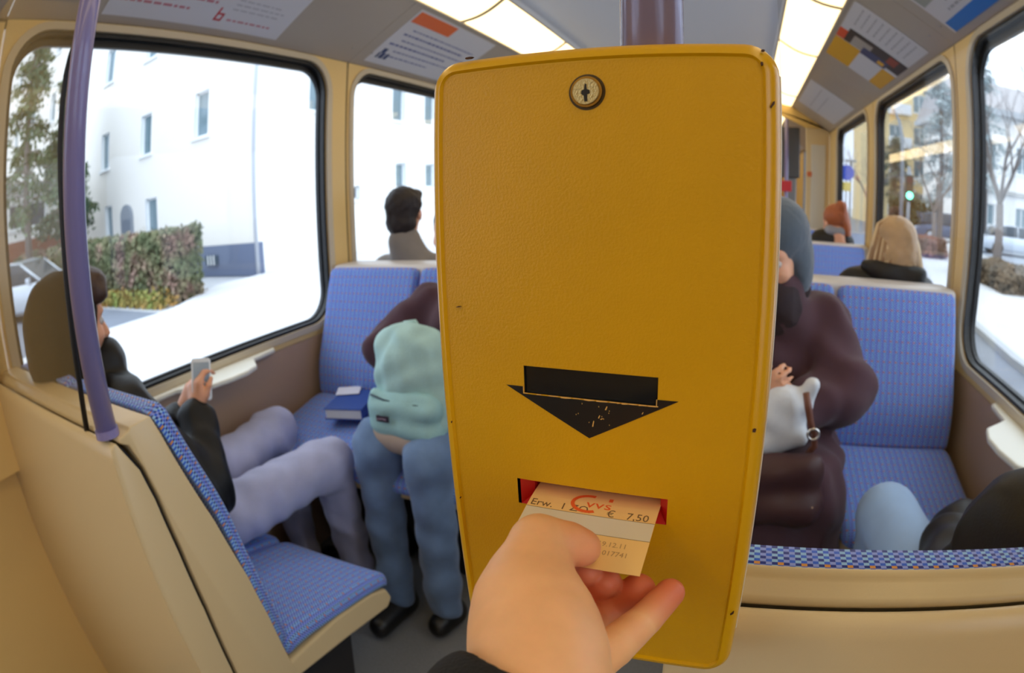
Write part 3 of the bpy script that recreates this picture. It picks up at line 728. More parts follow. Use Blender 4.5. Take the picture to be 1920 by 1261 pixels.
# ------------------------------------------------------------------ posters in the cove
def poster(s, y0, y1, label, deco, s0=.032, s1=.375, base=WHITE):
    o, u = cove_frame(s); nrm = Vector((-s * 0.205, 0, -0.338)).normalized()
    # local x runs along the reading direction, local y up the slope
    ux_ = Vector((0, 1, 0)) if s < 0 else Vector((0, -1, 0)); org = Vector((0, y0 if s < 0 else y1, 0)) + o + u * s0 + nrm * 0.001
    t = empty('poster', (0, 0, 0), label, 'poster'); M_ = Matrix((ux_, u, nrm)).transposed().to_4x4(); M_.translation = org; t.matrix_world = M_
    w, h_ = y1 - y0, s1 - s0
    box('sheet', (0, 0, 0), (w, h_, .0012), base, t)
    def rect(name, x0_, x1_, z0_, z1_, m, lift=.0013): box(name, (x0_ * w, z0_ * h_, lift), (x1_ * w, z1_ * h_, lift + .0004), m, t)
    def txt(name, s_, x, y, size, m, sx=1.0):
        me = text_me(s_, size, .0002, sx=sx)
        for v in me.vertices: v.co += Vector((x * w, y * h_, .0015))
        link(name, me, m, t)
    def lines(name, rows, m):      # greeked body copy: rows of short bars, as blurred in the photo
        rr = random.Random(len(rows) * 7); bm = bmesh.new()
        for (x0_, x1_, y_, hh) in rows:
            x = x0_
            while x < x1_:
                wl_ = rr.uniform(.015, .05); e = min(x + wl_, x1_); box_bm(bm, (x * w, y_ * h_, .0013), (e * w, (y_ + hh) * h_, .0016)); x = e + .01
        link(name, bm_me(bm), m, t)['kind'] = 'stuff'
    deco(rect, txt, lines); return t
def d1(rect, txt, lines):
    lines('red_lines', [(.02, .40, .17, .025), (.02, .52, .29, .030), (.02, .60, .41, .030), (.10, .55, .55, .03), (.04, .5, .68, .03), (.1, .6, .8, .03)], mat('poster_dusty_red', (190, 110, 125), .5))
    lines('grey_lines', [(.62, .90, .26, .012), (.62, .92, .32, .012), (.62, .88, .38, .012), (.62, .97, .70, .012), (.62, .8, .8, .02)], LGREY)
    rect('rule', .62, .98, .60, .607, LGREY); lines('caption', [(.63, .90, .12, .02)], mat('poster_dusty_red', (190, 110, 125), .5))
    # red brand letter: a slanted open b
    rect('letter_stem', .556, .566, .10, .26, PRED); rect('letter_foot', .556, .600, .10, .122, PRED); rect('letter_side', .590, .600, .10, .195, PRED); rect('letter_top', .556, .600, .175, .197, PRED)
poster(-1, 0.72, 1.488, 'white poster with red lines and a red letter over the big near window', d1)
def d2(rect, txt, lines):
    rect('orange_block', .02, .46, .78, .97, PORANGE)
    lines('heading', [(.05, .42, .85, .05)], mat('print_pale_orange', (246, 180, 140), .5))
    lines('handwriting', [(.12, .9, .66, .02), (.08, .8, .56, .03), (.12, .95, .46, .02), (.05, .7, .36, .03), (.15, .9, .26, .02), (.1, .6, .16, .02)], PINKY)
    lines('signature', [(.05, .16, .10, .10), (.06, .1, .2, .08)], PNAVY)
poster(-1, 2.045, 2.80, 'white poster with an orange block and blue handwriting left of the yellow machine', d2)
poster(-1, 3.50, 4.30, 'plain white poster farther along the house-side cove', lambda r, t, l: l('grey_lines', [(.1, .9, .7, .03), (.1, .8, .5, .03)], LGREY))
def d3(rect, txt, lines):     # local x runs toward the viewer
    lines('grey_copy', [(.72, .96, .85 - i * .09, .02) for i in range(9)], LGREY)
    rect('dark_photo', .42, .64, .0, .88, PBLACK); rect('red_square', .42, .58, .88, 1.0, PRED if False else mat('poster_orange_red', (226, 78, 40), .45))
    rect('grey_photo_patch', .42, .58, .50, .78, mat('poster_stone', (176, 168, 160), .45), .0018)
    rect('warm_photo_patch', .50, .62, .12, .26, mat('poster_brick', (150, 66, 50), .45), .0018)
    rect('yellow_block', .0, .41, .60, 1.0, PYEL); rect('yellow_base', .0, .37, .0, .22, PYEL)
    rect('white_field', .0, .41, .22, .60, WHITE, .0016); rect('navy_shape', .38, .50, .20, .60, PNAVY, .0020); rect('amber_shape', .40, .46, .24, .34, PYEL, .0024)
poster(1, 2.19, 3.075, 'colourful poster with black photo strip and yellow blocks over the second street-side window', d3)
def d4(rect, txt, lines):
    rect('blue_bar', .02, .99, .0, .14, PBLUE); rect('sky_field', .62, .99, .42, 1.0, PSKY if False else mat('poster_pale_blue', (178, 204, 230), .45)); rect('grey_field', .02, .64, .38, 1.0, mat('poster_grey_green', (160, 166, 160), .45))
    lines('dark_lines', [(.15, .7, .20, .03), (.2, .8, .29, .025)], LGREY); lines('bar_text', [(.2, .8, .05, .05)], mat('poster_pale_blue', (178, 204, 230), .45))
    txt('blue_text', 'ABSV', .02, .66, .075, PBLUE, 1.0)
def flip_txt(rect, txt, lines): d4(rect, txt, lines)
poster(1, 1.05, 1.875, 'poster with a bright blue bar above the near street-side window', flip_txt)
poster(1, 3.84, 4.77, 'plain pale poster nearest the portal', lambda r, t, l: l('grey_lines', [(.1, .9, .7, .02), (.1, .8, .5, .02)], LGREY))
poster(1, 7.2, 7.9, 'small pale poster above the vestibule', lambda r, t, l: None)

# ------------------------------------------------------------------ people
SKIN = mat('skin', (222, 164, 132), 0.5, sss=0.25, var=0.06, vscale=30, spec=0.35)
def local_me(me, loc):
    co = np.empty(len(me.vertices) * 3); me.vertices.foreach_get('co', co); co = co.reshape(-1, 3) - np.array(loc); me.vertices.foreach_set('co', co.ravel()); me.update(); return me
def c(a, b, ra, rb, k=None, op='+'):
    return ('c', tuple(a), tuple(b), ra, rb, op, k) if k else ('c', tuple(a), tuple(b), ra, rb)
def chain(pts, rs, k=None): return [c(pts[i], pts[i + 1], rs[i], rs[i + 1], k) for i in range(len(pts) - 1)]
def xf(prims, M):
    """place local prims with a rotation+translation+uniform scale matrix"""
    s = M.to_scale()[0]; Rm = np.array(M.to_3x3().normalized()); out = []
    for p in prims:
        if p[0] == 'c':
            q = list(p); q[1] = tuple(M @ Vector(p[1])); q[2] = tuple(M @ Vector(p[2])); q[3] *= s; q[4] *= s; out.append(tuple(q))
        else:
            q = list(p) + [None] * (6 - len(p)); q[1] = tuple(M @ Vector(p[1])); q[2] = tuple(v * s for v in p[2])
            R0 = np.eye(3) if q[3] is None else np.array(q[3]); q[3] = Rm @ R0
            if q[4] is None: q[4] = '+'
            if q[5] is None: q = q[:5]
            out.append(tuple(q))
    return out
HEAD = [('e', (0, -.012, .035), (.074, .094, .084)), ('e', (0, .018, -.030), (.060, .076, .085)), ('e', (0, .045, -.088), (.042, .042, .028)),
        ('e', (0, .074, .026), (.048, .020, .014)), ('e', (.030, .100, .002), (.017, .014, .012), None, '-', .012), ('e', (-.030, .100, .002), (.017, .014, .012), None, '-', .012),
        ('c', (0, .088, .008), (0, .112, -.030), .007, .011, '+', .010), ('e', (0, .100, -.036), (.016, .012, .008), None, '+', .006),
        ('e', (0, .090, -.060), (.023, .012, .007), None, '+', .006), ('e', (0, .088, -.071), (.019, .012, .007), None, '+', .005), ('e', (0, .082, -.098), (.018, .016, .014), None, '+', .012),
        ('e', (.036, .070, -.030), (.020, .016, .016), None, '+', .02), ('e', (-.036, .070, -.030), (.020, .016, .016), None, '+', .02),
        ('e', (.078, -.004, -.008), (.010, .020, .032), None, '+', .008), ('e', (-.078, -.004, -.008), (.010, .020, .032), None, '+', .008),
        ('c', (0, -.022, -.06), (0, -.045, -.17), .050, .056)]
def head_M(pos, yaw, pitch=0.0, roll=0.0, s=0.9):
    return Matrix.Translation(pos) @ Matrix.Rotation(R(yaw), 4, 'Z') @ Matrix.Rotation(R(pitch), 4, 'X') @ Matrix.Rotation(R(roll), 4, 'Y') @ Matrix.Scale(s, 4)
def hand_prims(wrist, d, palm_n, side=1, curl=0.6, s=1.0):
    """relaxed hand: d = pointing direction, palm_n = palm normal, side=+1 puts the thumb on +lateral"""
    d = Vector(d).normalized(); n = Vector(palm_n); n = (n - d * n.dot(d)).normalized(); l = d.cross(n) * side; w = Vector(wrist); out = []
    P = lambda a, b, q: w + (d * a + l * b + n * q) * s
    mc = [(.085, .030), (.088, .010), (.083, -.010), (.074, -.028)]; ln = [(.040, .024, .020), (.044, .028, .021), (.040, .026, .020), (.032, .019, .018)]
    out += [c(P(0, 0, 0), P(.03, 0, 0), .024 * s, .024 * s)]
    for (a, b), L_ in zip(mc, ln):
        out.append(c(P(.005, b * .5, 0), P(a, b, 0), .018 * s, .0125 * s, .012))
        p = P(a, b, 0); ang = curl * .6; r_ = .0098
        for q, seg in enumerate(L_):
            e = p + (d * math.cos(ang) + n * math.sin(ang)) * seg * s; out.append(c(p, e, r_ * s, (r_ - .0009) * s, .003)); p = e; ang += curl * (.9 if q == 0 else .6); r_ -= .0009
    out += [c(P(.02, .012, .004), P(.045, .038, .016), .017 * s, .013 * s, .01), c(P(.045, .038, .016), P(.078, .048, .026), .0120 * s, .0105 * s, .004), c(P(.078, .048, .026), P(.100, .046, .036), .0105 * s, .0088 * s, .003)]
    return out
EYEW = mat('eye_white', (196, 188, 182), 0.35); EYED = mat('eye_iris', (60, 42, 30), 0.2)
def eyes(M, parent, loc):
    for sx in (-1, 1):
        bm = bmesh.new(); bmesh.ops.create_uvsphere(bm, u_segments=12, v_segments=8, radius=.0105, matrix=M @ Matrix.Translation((sx * .030, .0775, .002)))
        e = link('eye', local_me(bm_me(bm), loc), EYEW, parent, True)
        bm = bmesh.new(); bmesh.ops.create_uvsphere(bm, u_segments=10, v_segments=6, radius=.0056, matrix=M @ Matrix.Translation((sx * .030, .0840, .002)))
        link('iris', local_me(bm_me(bm), loc), EYED, e, True)
def person(loc, label, body, garments, group=None, body_h=.008, body_k=.02, skin=None):
    t = empty('person', loc, label, 'person', group)
    if body: link('body', local_me(sdf_mesh(body, body_h, body_k), loc), skin or SKIN, t, True)
    for i, g in enumerate(garments):
        name, prims, m, h, k = g[:5]; kw = g[5] if len(g) > 5 else {}
        link(name, local_me(sdf_mesh(prims, h, k, **kw), loc), m, t, True)
    return t
def soft(name, rgb, rough=0.85, sheen=0.2, bump=0.4, bs=260, var=.10): return mat(name, rgb, rough, bump=bump, bscale=bs, var=var, vscale=12, sheen=sheen, spec=.3)
BLACKC = mat('black_jacket', (9, 10, 14), 0.5, bump=.3, bscale=300, spec=.35)
HOODC = soft('hood_reflection_brown', (34, 26, 13), sheen=.0); JEANL = soft('pale_jeans', (168, 172, 206)); JEAN = soft('blue_jeans', (104, 130, 168), var=.2)  # hood brown is the glass screen's reflection painted into the cloth
MAROON = soft('maroon_coat', (72, 46, 56), sheen=.12); HAIRB = mat('brown_hair', (66, 46, 36), .5, bump=.8, bscale=120, spec=.4); SHOE = mat('black_shoe', (20, 20, 22), .4)

# passenger in the hood, looking at a phone, by the big near window
L1 = (-.92, .60, 0.0); M1 = head_M((-.895, .525, 1.185), -4, -10, 0, .93)
arms1 = chain([(-.80, .585, .985), (-.700, .715, .745), (-.800, .800, .885)], [.062, .050, .036]) + chain([(-1.06, .585, .985), (-1.10, .74, .75), (-.90, .80, .87)], [.062, .050, .036])
torso1 = [c((-.92, .665, .58), (-.92, .60, .80), .125, .130), c((-.97, .60, .80), (-1.02, .575, .95), .10, .07), c((-.87, .60, .80), (-.83, .575, .95), .10, .07)]
legs1 = chain([(-.84, .70, .585), (-.735, 1.215, .605), (-.78, 1.30, .12)], [.085, .062, .042]) + chain([(-.99, .70, .585), (-1.04, 1.285, .635), (-1.04, 1.30, .12)], [.085, .062, .042])
hand1 = hand_prims((-.812, .812, .900), (-.10, .25, 1), (.05, 1, -.2), -1, 1.0, .80)
hand1b = hand_prims((-.885, .812, .885), (.6, .3, .8), (.3, .8, .3), 1, 1.0, .80)
body1 = xf(HEAD, M1) + [c((-.91, .56, 1.0), (-.92, .66, .60), .085, .10)] + [(*p[:3], p[3] * .7, p[4] * .7) for p in arms1 + legs1] + hand1 + hand1b
hood1 = [('e', (-.90, .500, 1.195), (.098, .103, .108)), ('e', (-.90, .47, 1.15), (.088, .075, .09)), c((-.90, .475, 1.11), (-.915, .52, 1.02), .082, .105), ('e', (-.885, .635, 1.165), (.075, .062, .095), None, '-', .015)]
p1 = person(L1, 'passenger in a dark hood and black jacket looking at a phone', body1, [
    ('jacket', torso1 + [(*p[:3], p[3] + .012, p[4] + .012) for p in arms1] + [c((-.905, .585, 1.01), (-.90, .605, 1.075), .088, .062), c((-.89, .62, 1.00), (-.888, .638, 1.075), .040, .026, .01)], BLACKC, .008, .03, dict(fold=.0060, fscale=38)),
    ('hood', hood1, HOODC, .007, .03, dict(fold=.002, fscale=40, seed=2)),
    ('hair', [('e', tuple(M1 @ Vector((0, .040, .088))), (.064, .058, .038)), ('e', tuple(M1 @ Vector((.045, .062, .066))), (.028, .030, .024)), ('e', tuple(M1 @ Vector((-.045, .058, .066))), (.026, .03, .024))], HAIRB, .006, .012, dict(fold=.0022, fscale=150)),
    ('trousers', [(*p[:3], p[3] + .004, p[4] + .012) for p in legs1] + [c((-.84, .68, .59), (-.99, .68, .59), .095, .095)], JEANL, .009, .03, dict(fold=.0075, fscale=30)),
    ('shoe', [c((-.78, 1.27, .055), (-.78, 1.42, .04), .046, .038)], SHOE, .008, .02), ('shoe', [c((-1.04, 1.27, .055), (-1.04, 1.42, .04), .046, .038)], SHOE, .008, .02)], body_h=.0062, body_k=.014)
eyes(M1, p1, L1)
ph = empty('mobile_phone', (-.805, .842, .972), 'white phone held up by the passenger in the hood', 'phone'); ph.rotation_euler = (R(68), R(8), R(52))
link('phone_body', bm_me((lambda b: (prism_bm(b, rrect(-.027, .027, -.052, .052, .008, 4), 'z', -.004, .004, .0015), b)[1])(bmesh.new())), mat('phone_white', (222, 230, 238), .25), ph)
link('phone_display', me_from([(-.022, -.042, .0045), (.022, -.042, .0045), (.022, .042, .0045), (-.022, .042, .0045)], [(0, 1, 2, 3)]), mat('phone_display', (150, 170, 190), .1), ph)

# passenger with the teal backpack on the lap
L2 = (-.46, 1.50, 0.0); M2 = head_M((-.352, 1.455, 1.232), 176, -20, 0, .93)
arm2 = chain([(-.525, 1.55, 1.02), (-.635, 1.44, .895), (-.52, 1.42, .86)], [.058, .050, .038]); arm2b = chain([(-.245, 1.55, 1.02), (-.20, 1.45, .87), (-.36, 1.42, .86)], [.065, .054, .040])
legs2 = chain([(-.54, 1.58, .69), (-.585, 1.275, .660), (-.600, 1.262, .20), (-.60, 1.27, .10)], [.085, .064, .050, .048]) + chain([(-.38, 1.58, .69), (-.385, 1.245, .655), (-.415, 1.262, .20), (-.42, 1.27, .10)], [.085, .064, .050, .048])
tor2 = [c((-.43, 1.60, .72), (-.39, 1.57, .95), .135, .135), c((-.39, 1.56, .95), (-.525, 1.55, 1.02), .11, .055), c((-.39, 1.56, .95), (-.25, 1.55, 1.02), .11, .06), c((-.385, 1.54, 1.03), (-.375, 1.52, 1.085), .075, .066)]
body2 = xf(HEAD, M2) + [c((-.375, 1.52, 1.09), (-.358, 1.47, 1.17), .054, .050), c((-.385, 1.55, 1.05), (-.43, 1.6, .75), .07, .10)] + [(*p[:3], p[3] * .7, p[4] * .7) for p in arm2 + arm2b + legs2] + hand_prims((-.36, 1.40, .86), (-.5, -.1, .1), (-.3, .6, .2), 1, .9, .85) + hand_prims((-.52, 1.42, .86), (.7, -.1, .1), (-.2, .6, -.5), -1, .9, .85)
p2 = person(L2, 'passenger in a maroon coat and blue jeans with a teal backpack on the lap', body2, [
    ('coat', tor2 + [(*p[:3], p[3] + .010, p[4] + .012) for p in arm2 + arm2b], MAROON, .009, .035, dict(fold=.0075, fscale=32, seed=3)),
    ('hair', xf([('e', (0, -.03, .045), (.086, .095, .085)), ('e', (0, -.05, -.03), (.080, .06, .08)), ('e', (0, .09, -.02), (.062, .05, .085), None, '-', .02)], M2), HAIRB, .009, .02, dict(fold=.003, fscale=90)),
    ('trousers', [(*p[:3], p[3] + .006, p[4] + .008) for p in legs2] + [c((-.54, 1.58, .69), (-.38, 1.58, .69), .095, .095)], JEAN, .009, .02, dict(fold=.0065, fscale=30, seed=5)),
    ('shoe', [c((-.60, 1.285, .050), (-.615, 1.14, .040), .047, .040), c((-.60, 1.28, .10), (-.60, 1.28, .06), .044, .05)], SHOE, .008, .02), ('shoe', [c((-.42, 1.305, .050), (-.432, 1.225, .040), .047, .040), c((-.42, 1.285, .10), (-.42, 1.29, .06), .044, .05)], SHOE, .008, .02)], body_h=.0085)
eyes(M2, p2, L2)
TEAL = mat('teal_canvas', (166, 202, 200), .75, bump=.5, bscale=220, var=.10, vscale=14)
bp = empty('backpack', (-.465, 1.30, .70), 'pale teal backpack with a beige base on the lap of the jeans passenger', 'bag')
def bpx(pr): return pr
link('main_bag', local_me(sdf_mesh([('e', (-.465, 1.335, .865), (.122, .075, .155)), c((-.54, 1.33, .76), (-.54, 1.345, .945), .050, .040), c((-.385, 1.33, .76), (-.39, 1.345, .945), .050, .040), c((-.54, 1.325, .76), (-.385, 1.325, .76), .058, .058), c((-.535, 1.345, .950), (-.39, 1.345, .950), .036, .036)], .007, .03, fold=.0060, fscale=40, seed=1), (-.465, 1.30, .70)), TEAL, bp, True)
link('front_pocket', local_me(sdf_mesh([c((-.545, 1.275, .79), (-.385, 1.275, .79), .042, .042), c((-.540, 1.275, .74), (-.390, 1.275, .73), .044, .044), c((-.555, 1.268, .826), (-.38, 1.268, .826), .014, .014)], .006, .018, fold=.0025, fscale=44, seed=7), (-.465, 1.30, .70)), mat('teal_pocket', (154, 196, 198), .75, bump=.5, bscale=220), bp, True)
link('leather_base', local_me(sdf_mesh([c((-.548, 1.285, .700), (-.385, 1.280, .685), .052, .052), c((-.545, 1.34, .705), (-.385, 1.34, .690), .050, .050)], .007, .03), (-.465, 1.30, .70)), mat('beige_suede', (178, 160, 146), .85), bp, True)
zp = tube('zip', [(-.095, -.052, .128), (-.05, -.055, .118), (.02, -.055, .113), (.085, -.052, .113)], .003, mat('zip_dark', (40, 62, 72), .5), bp, 8)
lb = box('label_patch', (-.068, -.0755, .060), (-.026, -.0715, .078), mat('patch_dark', (40, 30, 48), .6), bp, .001)
me = text_me('EASTPAK', .0085, .0003, sx=.95)
for v in me.vertices: v.co = Vector((-.0655 + v.co.x, -.0762 - v.co.z, .0658 + v.co.y))
link('patch_text', me, mat('patch_text', (196, 170, 190), .6), lb)
link('carry_handle', local_me(tube_me([(-.50, 1.35, .985), (-.49, 1.352, 1.012), (-.455, 1.352, 1.018), (-.43, 1.35, .985)], .006, 8), (-.465, 1.30, .70)), TEAL, bp, True)

# short-haired man seen from behind
L3 = (-.98, 2.20, 0.0); M3 = head_M((-1.012, 2.185, 1.285), 14, 2, 0, .93)
GREYJ = soft('grey_beige_jacket', (126, 118, 110)); DHAIR = mat('dark_hair', (40, 32, 30), .55, bump=.7, bscale=160, spec=.3)
arms3 = chain([(-1.13, 2.20, 1.03), (-1.15, 2.30, .80), (-1.05, 2.50, .74)], [.062, .05, .04]) + chain([(-.80, 2.20, 1.03), (-.78, 2.30, .80), (-.88, 2.50, .74)], [.062, .05, .04])
legs3 = chain([(-1.04, 2.25, .69), (-1.06, 2.68, .68), (-1.06, 2.72, .1)], [.085, .062, .045]) + chain([(-.88, 2.25, .69), (-.86, 2.68, .68), (-.86, 2.72, .1)], [.085, .062, .045])
tor3 = [c((-.965, 2.21, .72), (-.965, 2.20, .96), .125, .135), c((-.965, 2.20, .97), (-1.12, 2.20, 1.035), .105, .055), c((-.965, 2.20, .97), (-.81, 2.20, 1.035), .105, .055)]
p3 = person(L3, 'man with short dark hair and grey beige jacket seen from behind', xf(HEAD, M3) + [c((-.965, 2.2, 1.03), (-.965, 2.21, .75), .085, .10)] + [(*p[:3], p[3] * .7, p[4] * .7) for p in arms3 + legs3] + hand_prims((-1.04, 2.52, .74), (.3, 1, -.1), (.2, .1, -1), 1, .5, .85) + hand_prims((-.89, 2.52, .74), (-.3, 1, -.1), (-.2, .1, -1), -1, .5, .85), [
    ('jacket', tor3 + [(*p[:3], p[3] + .010, p[4] + .010) for p in arms3] + [c((-.975, 2.175, 1.06), (-.998, 2.158, 1.165), .100, .074), c((-.965, 2.18, 1.04), (-1.10, 2.18, 1.055), .08, .05), c((-.965, 2.18, 1.04), (-.82, 2.18, 1.055), .08, .05)], GREYJ, .010, .03, dict(fold=.003, fscale=30)),
    ('hair', xf([('e', (0, -.018, .045), (.088, .103, .088)), ('e', (0, -.055, -.035), (.074, .060, .070)), ('e', (.02, .055, .085), (.055, .05, .03)), ('e', (0, .105, -.03), (.08, .060, .095), None, '-', .015)], M3), DHAIR, .007, .02, dict(fold=.003, fscale=110, seed=4)),
    ('trousers', [(*p[:3], p[3] + .008, p[4] + .01) for p in legs3] + [c((-1.04, 2.25, .69), (-.88, 2.25, .69), .095, .095)], JEAN, .012, .03), ('shoe', [c((-1.06, 2.70, .05), (-1.06, 2.84, .04), .046, .038)], SHOE, .01, .02), ('shoe', [c((-.86, 2.70, .05), (-.86, 2.84, .04), .046, .038)], SHOE, .01, .02)], body_h=.009)
eyes(M3, p3, L3)

# passenger in the knit hat on the right
L4 = (.50, 1.52, 0.0); M4 = head_M((.487, 1.475, 1.215), 163, -16, 4, .93)
arm4 = chain([(.640, 1.55, 1.035), (.690, 1.425, .885), (.560, 1.335, .860)], [.068, .062, .044]); arm4b = chain([(.34, 1.55, 1.02), (.30, 1.42, .85), (.44, 1.33, .88)], [.066, .055, .042])
tor4 = [c((.50, 1.60, .72), (.50, 1.57, .95), .145, .14), c((.50, 1.57, .95), (.640, 1.55, 1.02), .12, .065), c((.50, 1.57, .95), (.35, 1.55, 1.02), .12, .065)]
legs4 = chain([(.58, 1.58, .69), (.600, 1.27, .655), (.60, 1.28, .1)], [.085, .065, .045]) + chain([(.42, 1.58, .69), (.42, 1.25, .655), (.42, 1.27, .1)], [.085, .065, .045])
hat4 = xf([('e', (0, -.025, .055), (.098, .112, .098)), ('e', (0, -.055, -.02), (.094, .080, .10)), ('e', (.07, -.02, -.05), (.030, .05, .07)), ('e', (-.07, -.02, -.05), (.030, .05, .07)), ('e', (0, .125, -.055), (.066, .085, .088), None, '-', .02)], M4)
HATM = mat('grey_knit', (70, 84, 98), .9, bump=1.0, bscale=70, sheen=.4)
p4 = person(L4, 'passenger in a grey knit hat and maroon coat holding a white bag', xf(HEAD, M4) + [c((.50, 1.55, 1.03), (.50, 1.6, .75), .09, .10)] + [(*p[:3], p[3] * .7, p[4] * .7) for p in arm4 + arm4b + legs4] + hand_prims((.548, 1.330, .868), (-.6, -.35, .45), (-.4, .5, .4), -1, .9, .85) + hand_prims((.445, 1.318, .893), (.5, -.6, .5), (.3, .6, .1), 1, .9, .85), [
    ('knit_hat', hat4, HATM, .008, .03, dict(fold=.0015, fscale=160)),
    ('coat', tor4 + [(*p[:3], p[3] + .012, p[4] + .012) for p in arm4 + arm4b] + [c((.43, 1.56, .70), (.44, 1.30, .68), .12, .085), c((.58, 1.56, .70), (.615, 1.31, .68), .125, .095), c((.615, 1.27, .66), (.655, 1.30, .42), .085, .075), c((.44, 1.25, .66), (.46, 1.27, .40), .085, .08), c((.52, 1.24, .64), (.55, 1.26, .40), .085, .08), c((.50, 1.50, 1.08), (.495, 1.49, 1.13), .088, .075)], MAROON, .010, .04, dict(fold=.010, fscale=28, seed=9)),
    ('scarf', [c((.50, 1.475, 1.075), (.49, 1.45, 1.115), .070, .062), c((.56, 1.50, 1.12), (.545, 1.51, 1.19), .030, .026)], mat('dark_scarf', (38, 26, 34), .9, bump=.8, bscale=90), .009, .02, dict(fold=.004, fscale=60)),
    ('trousers', [(*p[:3], p[3] * .8, p[4] + .006) for p in legs4], mat('dark_trousers', (24, 22, 28), .8), .012, .02), ('shoe', [c((.60, 1.28, .05), (.60, 1.14, .04), .046, .038)], SHOE, .01, .02), ('shoe', [c((.42, 1.27, .05), (.42, 1.13, .04), .046, .038)], SHOE, .01, .02)], body_h=.0075)
eyes(M4, p4, L4)
WB = empty('shopping_bag', (.54, 1.27, .86), 'crumpled white bag with brown leather strap held over the maroon coat', 'bag')
WBM = mat('white_bag', (214, 218, 224), .55, bump=.6, bscale=60)
link('bag_body', local_me(sdf_mesh([('e', (.515, 1.275, .865), (.072, .045, .080)), c((.575, 1.272, .905), (.585, 1.270, .945), .022, .020), c((.48, 1.27, .80), (.56, 1.27, .825), .040, .030)], .006, .02, fold=.004, fscale=48), (.54, 1.27, .86)), WBM, WB, True)
tube('leather_strap', [(.025, -.052, .085), (.034, -.056, .050), (.042, -.056, .020), (.055, -.050, -.01), (.062, -.040, -.045), (.045, -.02, -.085)], [.008, .009, .008, .007, .008, .008], mat('brown_leather', (112, 66, 48), .45), WB, 10)
bm = bmesh.new(); n_ = 16
tp = [(.052 + .013 * math.cos(2 * PI * i / n_), -.060, -.008 + .013 * math.sin(2 * PI * i / n_)) for i in range(n_ + 1)]
link('strap_ring', tube_me(tp, .0035, 8, False), mat('ring_metal', (214, 210, 206), .2, .9), WB, True)
HB = empty('handbag', (.53, 1.20, .70), 'dark brown leather handbag below the white bag', 'bag')
link('bag_body', local_me(sdf_mesh([c((.47, 1.195, .755), (.585, 1.20, .765), .045, .045), c((.47, 1.185, .68), (.59, 1.19, .68), .055, .050)], .008, .03, fold=.005, fscale=34, seed=6), (.53, 1.20, .70)), mat('handbag_leather', (62, 34, 34), .5, spec=.35), HB, True)
bm = bmesh.new(); bmesh.ops.create_uvsphere(bm, u_segments=12, v_segments=8, radius=.0065, matrix=Matrix.Translation((.075, -.045, -.005))); link('snap_button', bm_me(bm), mat('button_gold', (210, 160, 120), .25, .9), HB, True)

# blonde passenger from behind
def hair_strands(name, M, n, spec_fn, m, parent, loc, seed=0):
    """long locks as tapered tubes from crown to tips"""
    rr = random.Random(seed); mes = []
    for i in range(n):
        path, rad = spec_fn(rr, i / n); mes.append(tube_me([M @ Vector(p) for p in path], [q * M.to_scale()[0] for q in rad], 6))
    o = link(name, local_me(join_me(mes), loc), m, parent, True); o['kind'] = 'stuff'; return o
L5 = (1.0, 2.18, 0.0); M5 = head_M((.995, 2.20, 1.205), 6, -6, 0, .93)
BLOND = mat('blonde_hair', (186, 152, 112), .42, bump=.5, bscale=200, var=.16, vscale=18, spec=.5)
arms5 = chain([(.85, 2.20, 1.00), (.82, 2.32, .80), (.92, 2.50, .74)], [.066, .052, .04]) + chain([(1.12, 2.20, 1.00), (1.12, 2.32, .80), (1.05, 2.50, .74)], [.05, .045, .04])
tor5 = [c((.98, 2.22, .72), (.98, 2.21, .93), .12, .125), c((.98, 2.18, .99), (.830, 2.16, 1.055), .10, .062), c((.98, 2.18, .99), (1.115, 2.16, 1.055), .10, .050), c((.87, 2.13, 1.07), (1.09, 2.13, 1.065), .062, .055)]
legs5 = chain([(.90, 2.25, .69), (.88, 2.68, .68), (.88, 2.72, .1)], [.085, .062, .045]) + chain([(1.04, 2.25, .69), (1.05, 2.68, .68), (1.05, 2.72, .1)], [.085, .062, .045])
p5 = person(L5, 'passenger with long blonde hair and a black jacket seen from behind', xf(HEAD, M5) + [c((.98, 2.2, 1.0), (.98, 2.21, .75), .08, .10)] + [(*p[:3], p[3] * .7, p[4] * .7) for p in arms5 + legs5] + hand_prims((.93, 2.52, .74), (.3, 1, -.1), (.2, .1, -1), 1, .5, .85) + hand_prims((1.04, 2.52, .74), (-.3, 1, -.1), (-.2, .1, -1), -1, .5, .85), [
    ('jacket', tor5 + [(*p[:3], p[3] + .010, p[4] + .010) for p in arms5], BLACKC, .010, .03, dict(fold=.004, fscale=30, seed=1)),
    ('jacket_hood', [c((.885, 2.10, 1.125), (1.08, 2.10, 1.118), .030, .030), c((.93, 2.105, 1.10), (1.04, 2.105, 1.095), .045, .045), c((.868, 2.11, 1.135), (.90, 2.105, 1.125), .018, .026)], BLACKC, .008, .025, dict(fold=.003, fscale=50)),
    ('hair', xf([('e', (0, -.030, .040), (.088, .092, .086)), ('e', (0, -.055, -.05), (.094, .062, .10)), ('e', (0, .09, -.03), (.07, .05, .09), None, '-', .02)], M5), BLOND, .008, .03, dict(fold=.002, fscale=140, fstretch=(1, 1, .15))),
    ('trousers', [(*p[:3], p[3] + .008, p[4] + .01) for p in legs5] + [c((.90, 2.25, .69), (1.04, 2.25, .69), .09, .09)], JEAN, .012, .03), ('shoe', [c((.88, 2.70, .05), (.88, 2.84, .04), .046, .038)], SHOE, .01, .02), ('shoe', [c((1.05, 2.70, .05), (1.05, 2.84, .04), .046, .038)], SHOE, .01, .02)], body_h=.009)
